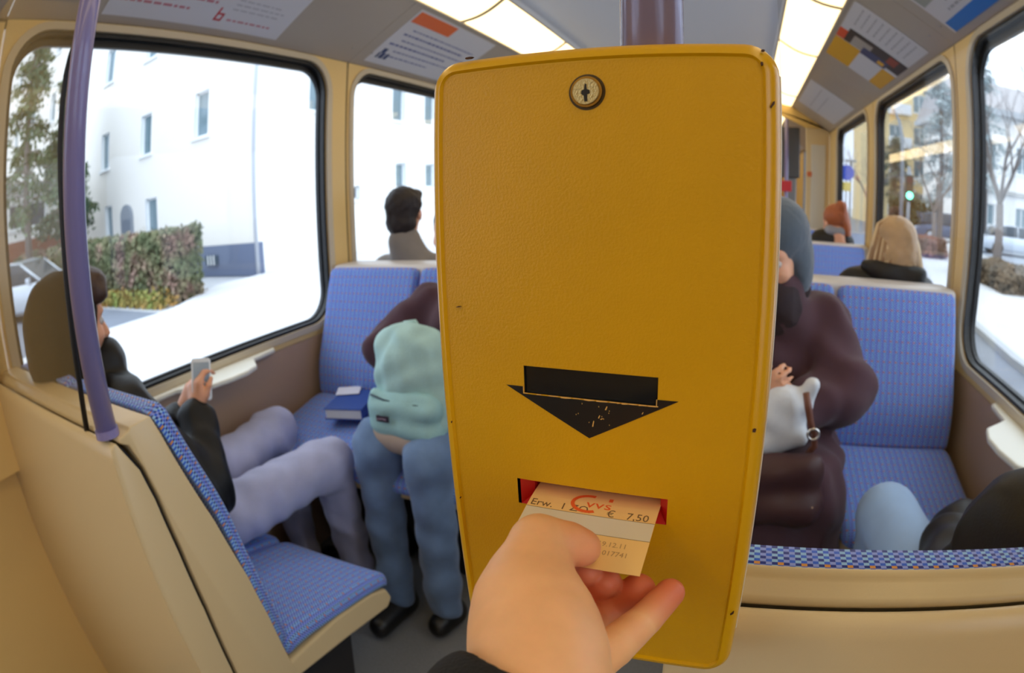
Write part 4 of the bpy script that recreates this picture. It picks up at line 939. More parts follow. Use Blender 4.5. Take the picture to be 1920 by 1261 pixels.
def blond_lock(rr, t):
    a = R(rr.uniform(185, 355)); ex, ey = .101 * math.cos(a), .101 * math.sin(a)
    side = abs(math.cos(a)); drop = rr.uniform(.14, .19) + .05 * max(0, math.cos(a) - .6)
    return [(ex * .25, ey * .4 + .0, .123), (ex * .75, ey * .75, .085), (ex, ey - .004, .01), (ex * (1.10 + .12 * side), ey * 1.02 - .004, -.07), (ex * (1.06 + .25 * side * max(0, math.cos(a))) + rr.uniform(-.012, .012), ey * .92, -drop)], [.004, .010, .011, .009, .003]
hair_strands('hair_locks', M5, 46, blond_lock, mat('blonde_highlights', (222, 194, 152), .4, bump=.4, bscale=200, spec=.5), p5, L5, 3)['label'] = 'pale blonde highlights'
hair_strands('hair_locks', M5, 46, blond_lock, mat('blonde_lowlights', (150, 112, 74), .45, bump=.4, bscale=200), p5, L5, 8)['label'] = 'darker honey blonde locks'; eyes(M5, p5, L5)

# red-haired passenger with a bun
L6 = (1.02, 3.75, 0.0); M6 = head_M((.995, 3.74, 1.215), 25, -12, 0, .93)
REDH = mat('auburn_hair', (168, 88, 44), .5, bump=.6, bscale=120, var=.15, vscale=40)
arms6 = chain([(.87, 3.76, 1.00), (.84, 3.88, .80), (.94, 4.05, .74)], [.062, .05, .04]) + chain([(1.12, 3.76, 1.00), (1.12, 3.88, .80), (1.05, 4.05, .74)], [.05, .045, .04])
p6 = person(L6, 'passenger with auburn hair tied up and a dark coat, farther down the car', xf(HEAD, M6) + [c((.99, 3.76, 1.0), (.99, 3.77, .75), .08, .10)] + [(*p[:3], p[3] * .7, p[4] * .7) for p in arms6] + hand_prims((.95, 4.06, .74), (.3, 1, -.1), (.2, .1, -1), 1, .5, .85), [
    ('coat', [c((.99, 3.78, .72), (.99, 3.77, .93), .12, .125), c((.99, 3.76, .95), (.87, 3.76, 1.035), .10, .06), c((.99, 3.76, .95), (1.11, 3.76, 1.02), .10, .045), c((.91, 3.72, 1.10), (1.06, 3.72, 1.09), .075, .070)] + [(*p[:3], p[3] + .01, p[4] + .01) for p in arms6], BLACKC, .011, .03, dict(fold=.003, fscale=30)),
    ('collar', [c((.955, 3.690, 1.170), (1.03, 3.690, 1.165), .034, .034)], mat('grey_collar', (150, 150, 156), .8), .008, .02),
    ('hair', xf([('e', (0, -.025, .045), (.086, .098, .088)), ('e', (0, -.10, .10), (.045, .040, .040)), ('e', (.05, -.05, -.03), (.045, .05, .08)), ('e', (0, .10, -.02), (.075, .055, .095), None, '-', .02)], M6) + [c((1.05, 3.72, 1.20), (1.115, 3.72, 1.06), .035, .018)], REDH, .009, .02, dict(fold=.002, fscale=90)),
    ('trousers', chain([(.93, 3.82, .69), (.92, 4.2, .68), (.92, 4.25, .1)], [.09, .07, .05]) + chain([(1.05, 3.82, .69), (1.05, 4.2, .68), (1.05, 4.25, .1)], [.09, .07, .05]), BLACKC, .014, .03)], body_h=.011)
eyes(M6, p6, L6)

# passenger in the black jacket on the near street-side seat, knees drawn up in pale jeans
L7 = (.95, .62, 0.0); M7 = head_M((.96, .60, 1.215), 2, -12, 0, .93)
legs7 = chain([(.885, .74, .60), (.800, 1.175, .672), (.82, 1.23, .12)], [.088, .066, .046]) + chain([(1.03, .74, .60), (1.060, 1.125, .670), (1.05, 1.20, .12)], [.088, .064, .046])
arms7 = chain([(.80, .60, .985), (.800, .70, .77), (.86, .92, .745)], [.064, .060, .045]) + chain([(1.10, .60, .985), (1.12, .72, .77), (1.02, .93, .745)], [.056, .050, .045])
p7 = person(L7, 'passenger in a black jacket and pale blue jeans, knees above the patterned seat edge', xf(HEAD, M7) + [c((.95, .60, 1.0), (.95, .68, .64), .085, .10)] + [(*p[:3], p[3] * .7, p[4] * .7) for p in arms7 + legs7] + hand_prims((.87, .935, .745), (.3, 1, -.2), (.2, -.1, -1), 1, .6, .85) + hand_prims((1.01, .945, .745), (-.3, 1, -.2), (-.2, -.1, -1), -1, .6, .85), [
    ('jacket', [c((.95, .67, .60), (.95, .61, .90), .135, .135), c((.95, .60, .93), (.81, .60, .99), .10, .058), c((.95, .60, .93), (1.09, .60, .985), .10, .05), c((.95, .595, 1.00), (.952, .585, 1.085), .115, .078), c((.86, .80, .70), (.93, 1.00, .715), .090, .080), c((1.02, .80, .70), (1.05, 1.00, .700), .085, .070)] + [(*p[:3], p[3] + .012, p[4] + .012) for p in arms7], BLACKC, .009, .04, dict(fold=.008, fscale=30, seed=8)),
    ('hair', xf([('e', (0, -.03, .045), (.086, .095, .085)), ('e', (0, -.05, -.03), (.080, .06, .08)), ('e', (0, .09, -.02), (.062, .05, .085), None, '-', .02)], M7), DHAIR, .010, .02, dict(fold=.003, fscale=90)),
    ('trousers', [(*p[:3], p[3] + .004, p[4] + .010) for p in legs7], soft('ice_jeans', (150, 178, 214), var=.06), .010, .02, dict(fold=.002, fscale=22, seed=2)),
    ('shoe', [c((.82, 1.21, .05), (.82, 1.35, .04), .046, .038)], SHOE, .01, .02), ('shoe', [c((1.05, 1.18, .05), (1.05, 1.32, .04), .046, .038)], SHOE, .01, .02)], body_h=.009)
eyes(M7, p7, L7)

# the book on the window seat
bk = empty('book', (-.875, 1.545, .635), 'thick book with a dark blue cover lying on the window seat', 'book', rz=R(16))
box('pages', (-.070, -.098, .004), (.066, .098, .036), mat('page_block', (226, 224, 220), .7), bk)
box('cover_top', (-.075, -.102, .036), (.072, .102, .040), mat('book_blue', (44, 74, 150), .4), bk, .001)
box('cover_bottom', (-.075, -.102, .0), (.072, .102, .004), MATS['book_blue'], bk, .001)
box('spine', (.068, -.102, .0), (.073, .102, .040), MATS['book_blue'], bk, .001)
pc = box('bookmark_card', (-.055, -.03, .0), (.035, .055, .0015), mat('card_white', (222, 222, 234), .5), None); pc.location = (-.925, 1.60, .678); pc.rotation_euler = (0, 0, R(30)); tag(pc, 'white card lying on top of the blue book', 'card')

# ------------------------------------------------------------------ the photographer's hand and sleeve
def skin_attr_mat():
    m = mat('hand_skin', (240, 184, 132), 0.46, sss=0.3, var=0.05, vscale=60, spec=.4)
    nt = m.node_tree; b = nt.nodes['Principled BSDF']; src = b.inputs['Base Color'].links[0].from_socket
    at_ = nt.nodes.new('ShaderNodeAttribute'); at_.attribute_name = 'flush_shade'
    mx = nt.nodes.new('ShaderNodeMix'); mx.data_type = 'RGBA'; nt.links.new(at_.outputs['Fac'], mx.inputs[0]); nt.links.new(src, mx.inputs[6]); mx.inputs[7].default_value = lin((206, 70, 48)); nt.links.new(mx.outputs[2], b.inputs['Base Color'])
    n = nt.nodes.new('ShaderNodeTexVoronoi'); n.inputs['Scale'].default_value = 1500; t = nt.nodes.new('ShaderNodeTexCoord'); nt.links.new(t.outputs['Object'], n.inputs['Vector'])
    bp = nt.nodes.new('ShaderNodeBump'); bp.inputs['Strength'].default_value = .10; bp.inputs['Distance'].default_value = .0003; nt.links.new(n.outputs['Distance'], bp.inputs['Height']); nt.links.new(bp.outputs[0], b.inputs['Normal'])
    return m
HS = skin_attr_mat()
thumb = chain([(.3340, .2500, 1.1785), (.3270, .2475, 1.1815), (.3134, .2410, 1.1845)], [.0106, .0114, .0132], .004) + \
        chain([(.3134, .2410, 1.1845), (.3150, .2344, 1.1820), (.3153, .2225, 1.1765), (.3180, .2113, 1.1705), (.3240, .1992, 1.1640), (.3320, .1826, 1.1590), (.3385, .1640, 1.1560), (.335, .135, 1.150)], [.0132, .0148, .0180, .0250, .0300, .0312, .0300, .0290], .008)
K = .0007
index = chain([(.3120, .2400, 1.1520), (.3195, .2640, 1.1415), (.3279, .2643, 1.1470), (.3357, .2581, 1.1560)], [.0100, .0086, .0082, .0078], K)
middle = chain([(.3190, .2380, 1.1420), (.3270, .2650, 1.1310), (.3364, .2655, 1.1380), (.3455, .2599, 1.1485)], [.0100, .0092, .0090, .0090], K)
ring_f = chain([(.3270, .2250, 1.1330), (.3420, .2560, 1.1255), (.3524, .2640, 1.1310), (.3632, .2640, 1.1425)], [.0105, .0094, .0098, .0106], K)
pinky = chain([(.3440, .1930, 1.1400), (.3600, .2130, 1.1430), (.3725, .2370, 1.1452), (.3822, .2585, 1.1482)], [.0150, .0112, .0094, .0086], K)
palm = [c((.318, .205, 1.150), (.306, .222, 1.148), .024, .013, .012), c((.325, .19, 1.148), (.316, .214, 1.138), .024, .013, .012), c((.33, .18, 1.145), (.345, .193, 1.142), .024, .016, .010)]
hand_all = thumb + palm + index + middle + ring_f + pinky
wr0 = (.335, .135, 1.150)
hand_all += chain([wr0, (.325, .06, 1.115), (.30, -.04, 1.04)], [.029, .030, .036], .01)
hloc = (.33, .17, 1.14)
hme = sdf_mesh(hand_all, .00125, .004)
co = np.empty(len(hme.vertices) * 3); hme.vertices.foreach_get('co', co); co = co.reshape(-1, 3)
fl = np.zeros(len(co))  # fingertip redness, with the shade between the lower fingers painted in
for tip, r_, a_ in (((.3822, .2585, 1.1482), .030, .85), ((.3632, .2640, 1.1425), .036, .85), ((.3455, .2599, 1.1485), .032, .8), ((.3357, .2581, 1.156), .028, .7), ((.3340, .2500, 1.1785), .022, .45), ((.365, .225, 1.143), .014, .30)):
    d = np.linalg.norm(co - np.array(tip), axis=1); fl = np.maximum(fl, a_ * np.clip(1 - d / r_, 0, 1) ** .6)
at_ = hme.attributes.new('flush_shade', 'FLOAT', 'POINT'); at_.data.foreach_set('value', fl.astype(np.float32))
ph_ = empty('person', hloc, 'left hand of the photographer in a black sleeve, thumb pressing the yellow ticket', 'person')
link('hand', local_me(hme, hloc), HS, ph_, True)
slv = chain([(.329, .141, 1.1465), (.3225, .113, 1.136), (.31, .03, 1.09), (.28, -.08, 1.00)], [.0415, .044, .050, .056])
sm = sdf_mesh(slv + [('c', (.334, .170, 1.158), (.3265, .128, 1.142), .034, .030, '-', .006)], .0022, .010, fold=.0012, fscale=70)
link('sleeve', local_me(sm, hloc), mat('black_sleeve', (7, 7, 8), .85, bump=.5, bscale=500), ph_, True)
# ------------------------------------------------------------------ outside: ground, houses, cars, trees
GZ = -0.35
def slab(name, pts, z0, z1, m, kind='structure'):
    o = prism(name, pts, 'z', z0, z1, m); tag(o, kind=kind); return o
ASPH = mat('asphalt', (128, 132, 140), .85, bump=.3, bscale=40, var=.08, vscale=2); PAVE = mat('pavement', (206, 206, 208), .8, bump=.2, bscale=20, var=.05, vscale=1.2); KERB = mat('kerb_stone', (176, 178, 180), .8)
slab('ground', [(-90, -40), (90, -40), (90, 140), (-90, 140)], GZ - .3, GZ - .02, mat('ground_concrete', (188, 190, 194), .85, var=.05, vscale=.5))
slab('road', [(-4.0, -30), (4.0, -30), (4.0, 6.5), (4.6, 12), (6.4, 19), (10.5, 40), (14, 80), (-4, 80)], GZ - .02, GZ, ASPH)
slab('pavement_left', [(-9.6, -30), (-4.0, -30), (-4.0, 90), (-11.2, 90), (-11.2, 9.0), (-9.6, 6.4)], GZ - .02, GZ + .06, PAVE)
slab('pavement_right', [(4.05, -30), (7.6, -30), (7.6, 13), (9.5, 22), (17, 50), (13, 50), (10.5, 40), (6.45, 19), (4.65, 12), (4.05, 6.5)], GZ - .02, GZ + .06, PAVE)
slab('kerb_right', [(3.90, -30), (4.05, -30), (4.05, 6.5), (4.65, 12), (6.45, 19), (10.5, 40), (10.35, 40), (6.3, 19), (4.5, 12), (3.90, 6.5)], GZ - .02, GZ + .09, KERB)
slab('driveway', [(-40, 2.0), (-9.6, 2.0), (-9.6, 6.3), (-14, 6.4), (-40, 6.4)], GZ - .02, GZ + .01, mat('driveway_asphalt', (118, 124, 136), .85, var=.08, vscale=1))
slab('street_beyond', [(9.0, 13), (60, 24), (60, 60), (20, 60)], GZ - .02, GZ + .0, mat('street_grey', (150, 158, 170), .8, var=.05, vscale=.5))

FAC = mat('facade_cream', (236, 231, 222), .85, bump=.3, bscale=8); FACW = mat('facade_white', (244, 242, 238), .85); PLN = mat('plinth_grey', (106, 116, 140), .8, bump=.4, bscale=30)
WFR = mat('window_frame_white', (238, 240, 240), .5); WGL = mat('far_window_glass', (112, 134, 142), .12, spec=.7); WGD = mat('far_window_dark', (70, 84, 96), .15, spec=.7)
def facade(parent, M, x0, x1, z0, z1, wins, m, name='wall', shade=.0):
    """wall in local x/z plane facing local -y with real window openings; each window a part with a pane"""
    holes = [(w[0], w[1], w[2], w[3]) for w in wins]
    o = link(name, bm_me(plate(holes, x0, x1, z0, z1, 0.0)), m, parent); o.matrix_local = M
    for w in wins:
        xa, xb, za, zb = w[:4]; f = bmesh.new(); t_ = .06
        # reveal
        for lo, hi in (((xa, 0, za), (xa + .01, .16, zb)), ((xb - .01, 0, za), (xb, .16, zb)), ((xa, 0, zb - .01), (xb, .16, zb)), ((xa, 0, za), (xb, .16, za + .01))): box_bm(f, lo, hi)
        for lo, hi in (((xa, .12, za), (xa + t_, .17, zb)), ((xb - t_, .12, za), (xb, .17, zb)), ((xa, .12, zb - t_), (xb, .17, zb)), ((xa, .12, za), (xb, .17, za + t_))): box_bm(f, lo, hi)
        if len(w) > 4 and w[4] == 2: box_bm(f, ((xa + xb) / 2 - .03, .12, za), ((xa + xb) / 2 + .03, .17, zb))
        wo = link('window', bm_me(f), WFR, parent); wo.matrix_local = M
        box('pane', (xa + .01, .15, za + .01), (xb - .01, .18, zb - .01), WGD if (len(w) > 5 and w[5]) else WGL, wo)
        box('sill', (xa - .10, -.08, za - .08), (xb + .10, .12, za), WFR, wo)
    return o
I4 = Matrix.Identity(4)
ah = empty('apartment_house', (-11.4, 10.7, GZ), 'white corner apartment house with a grey plinth, seen through the near window', 'building')
off = Matrix.Translation((11.4, -10.7, -GZ))
A_w = []
for i in range(7):
    cx = -13.95 - 3.43 * i
    A_w += [(cx - .38, cx + .38, 3.72, 5.10), (cx - .38, cx + .38, 7.05, 8.45), (cx - .38, cx + .38, 10.4, 11.8)]
A_w += [(-17.45, -16.62, .95, 2.25), (-20.9, -20.2, .95, 2.35), (-24.4, -23.7, .95, 2.35)]
A_w = [w for w in A_w if not (w[0] > -15 and w[2] < 3)]
facade(ah, off @ Matrix.Translation((0, 10.7, 0)), -38, -11.4, .52, 13.5, A_w, FAC)
B_w = []
for yy in (13.35, 17.85, 20.1, 23.6, 27.2, 30.8, 34.4):
    B_w += [(yy - .42, yy + .42, 4.15, 5.42), (yy - .42, yy + .42, 7.5, 8.8), (yy - .42, yy + .42, 10.9, 12.2)]
B_w += [(17.65, 18.35, 1.68, 2.62), (19.75, 20.5, 1.68, 2.62), (23.3, 24.0, 1.4, 2.6), (27.0, 27.8, 1.4, 2.6)]
B_w += [(14.95, 15.5, 1.38, 1.84, 1, 1)]
facade(ah, off @ Matrix.Translation((-11.4, 0, 0)) @ Matrix.Rotation(PI / 2, 4, 'Z'), 10.7, 40, .52, 13.5, B_w, FACW)
o = box('plinth', (-38, 10.66, GZ), (-11.36, 10.9, .52), PLN, ah); o.matrix_local = off
o = box('base_wall', (-11.6, 10.9, GZ), (-11.38, 40, .52), FACW, ah); o.matrix_local = off
o = box('cellar_grate', (-13.75, 10.6, -.02), (-13.15, 10.68, .25), WGD, ah); o.matrix_local = off
for xx in (-13.6, -13.45, -13.3):
    o = box('grate_bar', (xx - .015, 10.57, -.02), (xx + .015, 10.60, .25), WFR, ah); o.matrix_local = off
o = tube('drainpipe', [(-11.33, 10.62, GZ), (-11.33, 10.62, 13)], .055, mat('pipe_grey', (196, 200, 208), .5), ah, 8); o.matrix_local = off
dp = [(-19.30, GZ)] + [(-18.845 + .455 * math.cos(R(180 - 180 * i / 8)), 1.80 + .42 * math.sin(R(180 - 180 * i / 8))) for i in range(9)] + [(-18.39, GZ)]
o = prism('entrance_arch', dp, 'y', 10.60, 10.70, mat('door_recess', (128, 134, 142), .7), ah); o.matrix_local = off
o = box('entrance_door', (-19.15, 10.58, GZ), (-18.5, 10.62, 1.7), mat('door_leaf_grey', (100, 108, 120), .6), ah); o.matrix_local = off
o = box('roof', (-38, 10.2, 13.5), (-10.9, 40, 13.9), mat('roof_tile', (120, 80, 66), .8), ah); o.matrix_local = off

pk = empty('tower_block', (-36, 11, GZ), 'distant pink apartment tower behind the fir trees', 'building')
PK = mat('facade_pink', (214, 150, 138), .85)
pw = []
for i in range(6):
    for j in range(6):
        if (i + j) % 1 == 0: pw.append((-44 + 3.2 * i, -42.4 + 3.2 * i, 2.2 + 3.1 * j, 3.8 + 3.1 * j, 2))
facade(pk, Matrix.Translation((36, -11, -GZ)) @ Matrix.Translation((0, 15.2, 0)), -52, -24.4, GZ, 21, pw, PK)
for j in range(6):
    o = box('balcony', (-35.2, 14.4, 1.0 + 3.1 * j), (-31.6, 15.1, 2.0 + 3.1 * j), FACW, pk); o.matrix_local = Matrix.Translation((36, -11, -GZ))
ga = empty('garage', (-27, 9, GZ), 'small white annex with a double window and brick base, behind the car', 'building')
offg = Matrix.Translation((27, -9, -GZ))
facade(ga, offg @ Matrix.Translation((-23.5, 0, 0)) @ Matrix.Rotation(PI / 2, 4, 'Z'), 5.2, 10.6, 1.75, 3.6, [(7.0, 8.9, 2.2, 3.15, 2, 1)], FACW)
o = box('brick_base', (-26.5, 5.2, GZ), (-23.48, 10.6, 1.75), mat('garage_brick', (140, 84, 62), .85, bump=.5, bscale=8), ga); o.matrix_local = offg
o = box('flat_roof', (-27, 4.9, 3.6), (-23.1, 10.9, 3.85), mat('flat_roof_grey', (150, 156, 160), .7), ga); o.matrix_local = offg
o = box('side_wall', (-26.5, 5.2, 1.75), (-23.6, 5.3, 3.6), FACW, ga); o.matrix_local = offg

# vegetation made of many small leaves around woody cores
def leaf_cloud(n, sampler, size, rr):
    vs, fs = [], []
    for i in range(n):
        p, sc_ = sampler(rr); a = Vector((rr.gauss(0, 1), rr.gauss(0, 1), rr.gauss(0, 1))).normalized(); b = a.orthogonal().normalized(); s_ = size * sc_ * rr.uniform(.6, 1.4); k = len(vs)
        cdir = a.cross(b); vs += [p - b * s_ * .5, p + a * s_, p + b * s_ * .5, p + (cdir * .3 - a * .6) * s_]; fs.append((k, k + 1, k + 2, k + 3))
    return me_from(vs, fs)
def leafm(name, c1, c2, c3=None):
    m = mat(name, c1, .8); nt = m.node_tree; b = nt.nodes['Principled BSDF']; t = nt.nodes.new('ShaderNodeTexCoord'); n = nt.nodes.new('ShaderNodeTexNoise'); n.inputs['Scale'].default_value = 1.6; n.inputs['Detail'].default_value = 6
    r_ = nt.nodes.new('ShaderNodeValToRGB'); r_.color_ramp.elements[0].color = lin(c1); r_.color_ramp.elements[0].position = .38; r_.color_ramp.elements[1].color = lin(c2); r_.color_ramp.elements[1].position = .62
    if c3: e = r_.color_ramp.elements.new(.5); e.color = lin(c3)
    nt.links.new(t.outputs['Object'], n.inputs['Vector']); nt.links.new(n.outputs['Fac'], r_.inputs[0]); nt.links.new(r_.outputs[0], b.inputs['Base Color']); return m
HEDGE = leafm('hedge_leaves', (104, 112, 78), (150, 122, 108), (126, 124, 92)); BUSH = leafm('bush_leaves', (120, 100, 76), (96, 88, 74)); FIR = leafm('fir_needles', (66, 92, 70), (110, 126, 92)); BARK = mat('bark', (122, 114, 110), .9); GRASS = leafm('grass_blades', (130, 140, 70), (170, 130, 70))
def hedge(name, label, lo, hi, n, m, seed, size=.09, group=None, core=(70, 66, 50)):
    cx, cy = (lo[0] + hi[0]) / 2, (lo[1] + hi[1]) / 2; t = empty(name, (cx, cy, lo[2]), label, 'hedge' if 'hedge' in name else 'bush', group)
    L_ = (lo[0] - cx, lo[1] - cy, 0); H_ = (hi[0] - cx, hi[1] - cy, hi[2] - lo[2]); e = .10
    box('branches', (L_[0] + e, L_[1] + e, 0), (H_[0] - e, H_[1] - e, H_[2] - e), mat('hedge_core_%d' % core[0], core, .9), t, .05)
    w, d_, h_ = H_[0] - L_[0], H_[1] - L_[1], H_[2]
    def smp(rr):
        u = rr.random() * (w * h_ * 2 + d_ * h_ * 2 + w * d_)
        f = rr.gauss(0, .03)
        if u < w * h_: p = Vector((rr.uniform(L_[0], H_[0]), L_[1] + f, rr.uniform(0, h_)))
        elif u < 2 * w * h_: p = Vector((rr.uniform(L_[0], H_[0]), H_[1] + f, rr.uniform(0, h_)))
        elif u < 2 * w * h_ + d_ * h_: p = Vector((L_[0] + f, rr.uniform(L_[1], H_[1]), rr.uniform(0, h_)))
        elif u < 2 * w * h_ + 2 * d_ * h_: p = Vector((H_[0] + f, rr.uniform(L_[1], H_[1]), rr.uniform(0, h_)))
        else: p = Vector((rr.uniform(L_[0], H_[0]), rr.uniform(L_[1], H_[1]), h_ + f))
        p += Vector((noise.noise(p * 1.3), noise.noise(p * 1.3 + Vector((5, 5, 5))), noise.noise(p * 1.3 + Vector((9, 2, 7))))) * .18
        return p, 1
    lv = link('leaves', leaf_cloud(n, smp, size, random.Random(seed)), m, t); lv['kind'] = 'stuff'; return t
hedge('clipped_hedge', 'tall clipped brown and green hedge in front of the white apartment house', (-26, 7.10, GZ), (-10.4, 8.0, 1.13), 26000, HEDGE, 1, .085)
gr = link('grass', leaf_cloud(5000, lambda rr: (Vector((rr.uniform(-26, -10.3), 6.6 + rr.random() ** 1.5 * .6, GZ + rr.random() ** 2 * .35)), 1), .07, random.Random(3)), GRASS); tag(gr, 'yellowing grass and weeds along the foot of the tall hedge', 'grass', kind='stuff')
hedge('low_hedge', 'low brown winter hedge beside the street trees outside the street-side window', (6.6, 12.3, GZ), (8.3, 16.2, .16), 7000, BUSH, 2, .09)
hedge('round_bush', 'small reddish bush at the kerb, beyond the blonde passenger', (6.8, 19.6, GZ), (7.7, 21.4, .30), 3000, leafm('red_bush', (150, 104, 96), (116, 92, 84)), 4, .09, core=(90, 66, 60))
hedge('dark_hedge', 'dark green hedge behind the parked van', (11, 40, GZ), (24, 41.5, 1.9), 5000, leafm('dark_hedge_leaves', (66, 84, 62), (98, 104, 84)), 9, .22, core=(60, 62, 50))
def fir(loc, h_, rad, label, seed, m=FIR, n=14000, dens=1.0, group=None):
    t = empty('fir_tree', loc, label, 'tree', group); rr = random.Random(seed)
    tube('trunk', [(0, 0, 0), (0, 0, h_ * .5), (0, 0, h_)], [.16, .10, .03], BARK, t, 8)
    br = []; mes = []
    for i in range(46):
        z = h_ * (.30 + .68 * i / 46); a = rr.uniform(0, 2 * PI); L_ = rad * (1 - (z / h_) ** 1.3) * rr.uniform(.75, 1.1) + .15
        e = Vector((math.cos(a) * L_, math.sin(a) * L_, z - .25 * L_)); s_ = Vector((0, 0, z)); mid = (s_ + e) / 2 + Vector((0, 0, .12 * L_)); br.append((s_, mid, e)); mes.append(tube_me([s_, mid, e], [.035, .022, .008], 5))
    bo = link('branches', join_me(mes), BARK, t); bo['kind'] = 'stuff'
    def smp(rr_):
        s_, mid, e = br[rr_.randrange(len(br))]; u = rr_.random() ** .7; p = s_.lerp(mid, u * 2) if u < .5 else mid.lerp(e, u * 2 - 1)
        return p + Vector((rr_.gauss(0, .14), rr_.gauss(0, .14), -abs(rr_.gauss(0, .20)))), 1
    nd = link('needles', leaf_cloud(n, smp, .10, rr), m, t); nd['kind'] = 'stuff'; return t
fir((-19.0, 6.4, GZ), 9.5, 2.2, 'tall sparse fir tree in front of the pink tower', 11, n=4200)
fir((-20.8, 8.7, GZ), 7.8, 1.6, 'shorter dark fir tree between the annex and the apartment house', 12, n=7000)
HAZED = leafm('hazed_conifer', (150, 168, 172), (188, 198, 200))  # needles lightened, distance haze painted into their colour
fir((9.6, 26, GZ), 9.0, 2.3, 'haze-greyed conifer seen above the blonde passenger', 13, HAZED, 5000)
fir((14.2, 31, GZ), 11.5, 2.4, 'haze-paled conifer at the top of the near street-side window', 14, HAZED, 4500)
fir((12.6, 46, GZ), 7.5, 3.0, 'distant conifer far down the street past the round sign', 15, leafm('olive_conifer', (110, 118, 96), (130, 134, 120)), 6000)
def bare_tree(loc, h_, label, seed, spread=.5, r0=.11, depth=5):
    t = empty('bare_tree', loc, label, 'tree', 'bare street trees' if False else None); rr = random.Random(seed); mes = []
    fork = h_ * .27
    tube('trunk', [(0, 0, -.05), (.03, 0, fork * .5), (0, 0.02, fork)], [r0 * 1.25, r0, r0 * .95], BARK, t, 10)
    def grow(p, d, L_, r_, k):
        pts = [p]; q = p; dd = d.copy()
        for i in range(4):
            dd = (dd + Vector((rr.gauss(0, .10), rr.gauss(0, .10), rr.gauss(.05, .06)))).normalized(); q = q + dd * L_ / 4; pts.append(q)
        mes.append(tube_me(pts, [r_ * (1 - .14 * i) for i in range(5)], 5 if k < 2 else 4, False))
        if k < depth:
            for _ in range(rr.choice((2, 3)) if k else 4):
                i = rr.choice((2, 3, 4)); nd_ = (dd + Vector((rr.gauss(0, spread), rr.gauss(0, spread), rr.gauss(.15, .2)))).normalized(); grow(pts[i], nd_, L_ * rr.uniform(.6, .8), r_ * .5, k + 1)
    for k in range(4):
        a = PI / 2 * k + rr.uniform(-.4, .4); grow(Vector((0, .02, fork)), Vector((math.cos(a) * .45, math.sin(a) * .45, 1)).normalized(), h_ * .30, r0 * .62, 1)
    bo = link('branches', join_me(mes), BARK, t); bo['kind'] = 'stuff'; return t
bare_tree((10.85, 21.9, GZ), 8.5, 'bare street tree with upright branches before the white villa', 21, .35, .17)
bare_tree((12.5, 20.2, GZ), 8.0, 'second bare tree at the edge of the near street-side window', 22, .35, .12)
bare_tree((8.6, 24.0, GZ), 6.0, 'thin bare tree beside the traffic light', 23, .4, .09)
bare_tree((7.4, 32.0, GZ), 6.5, 'bare tree beside the blue round road sign', 25, .45, .10, 4)

# white villa and yellow apartment block on the street side
vi = empty('white_villa', (24, 38, GZ), 'white villa with a grey eave beyond the parked silver car', 'building'); ov = Matrix.Translation((-24, -38, -GZ))
vw = []
for i in range(6):
    cx = 16.0 + 2.6 * i; vw += [(cx - .5, cx + .5, .9, 2.2, 2), (cx - .5, cx + .5, 4.3, 6.0, 2)]
facade(vi, ov @ Matrix.Translation((0, 34.5, 0)), 14.4, 34, GZ, 7.7, vw, FACW)
o = box('side_wall', (14.4, 34.5, GZ), (14.5, 44, 7.7), FACW, vi); o.matrix_local = ov
o = box('string_course', (14.3, 34.3, 2.9), (34, 34.5, 3.15), mat('course_grey', (190, 188, 184), .8), vi); o.matrix_local = ov
o = box('eave', (13.8, 33.7, 7.7), (34.5, 44.5, 8.1), mat('eave_grey', (184, 188, 192), .7), vi); o.matrix_local = ov
o = prism('roof', [(33.9, 8.1), (44.4, 8.1), (39.5, 11.0)], 'x', 13.9, 34.4, mat('villa_roof', (176, 172, 174), .8), vi); o.matrix_local = ov
yb = empty('apartment_block', (16, 54, GZ), 'cream yellow apartment block with balconies far down the street', 'building'); oy = Matrix.Translation((-16, -54, -GZ))
YW = mat('facade_yellow', (232, 208, 158), .85); yw = []
for i in range(4):
    for j in range(4): yw.append((13.1 + 2.3 * i, 14.3 + 2.3 * i, 1.0 + 2.9 * j, 2.6 + 2.9 * j, 2))
facade(yb, oy @ Matrix.Translation((0, 50, 0)), 12.1, 22.2, GZ, 12.2, yw, YW)
o = box('side_wall', (12.1, 50, GZ), (12.2, 62, 12.2), YW, yb); o.matrix_local = oy
for j in range(4):
    for (xa, xb) in ((13.0, 15.0), (17.4, 19.4)):
        o = box('balcony', (xa, 49.2, .6 + 2.9 * j), (xb, 50, 1.5 + 2.9 * j), mat('balcony_pale', (226, 232, 238), .7), yb); o.matrix_local = oy
o = box('yellow_band', (16.4, 49.0, 7.4), (18.6, 49.9, 8.3), mat('band_yellow', (238, 196, 84), .8), yb); o.matrix_local = oy
o = box('roof', (11.8, 49.6, 12.2), (22.6, 62, 12.6), MATS['eave_grey'], yb); o.matrix_local = oy
kb = empty('corner_shop', (13, 62, GZ), 'grey fronted shop at the end of the street', 'building'); ok = Matrix.Translation((-13, -62, -GZ))
facade(kb, ok @ Matrix.Translation((0, 64, 0)), 15.2, 19.5, GZ, 6.5, [(15.8, 17.0, .3, 2.4), (17.5, 18.8, .3, 2.4), (15.8, 17.0, 3.6, 5.2)], mat('shop_grey', (128, 136, 150), .8))
o = box('roof', (15.0, 63.8, 6.5), (19.7, 70, 6.8), MATS['eave_grey'], kb); o.matrix_local = ok

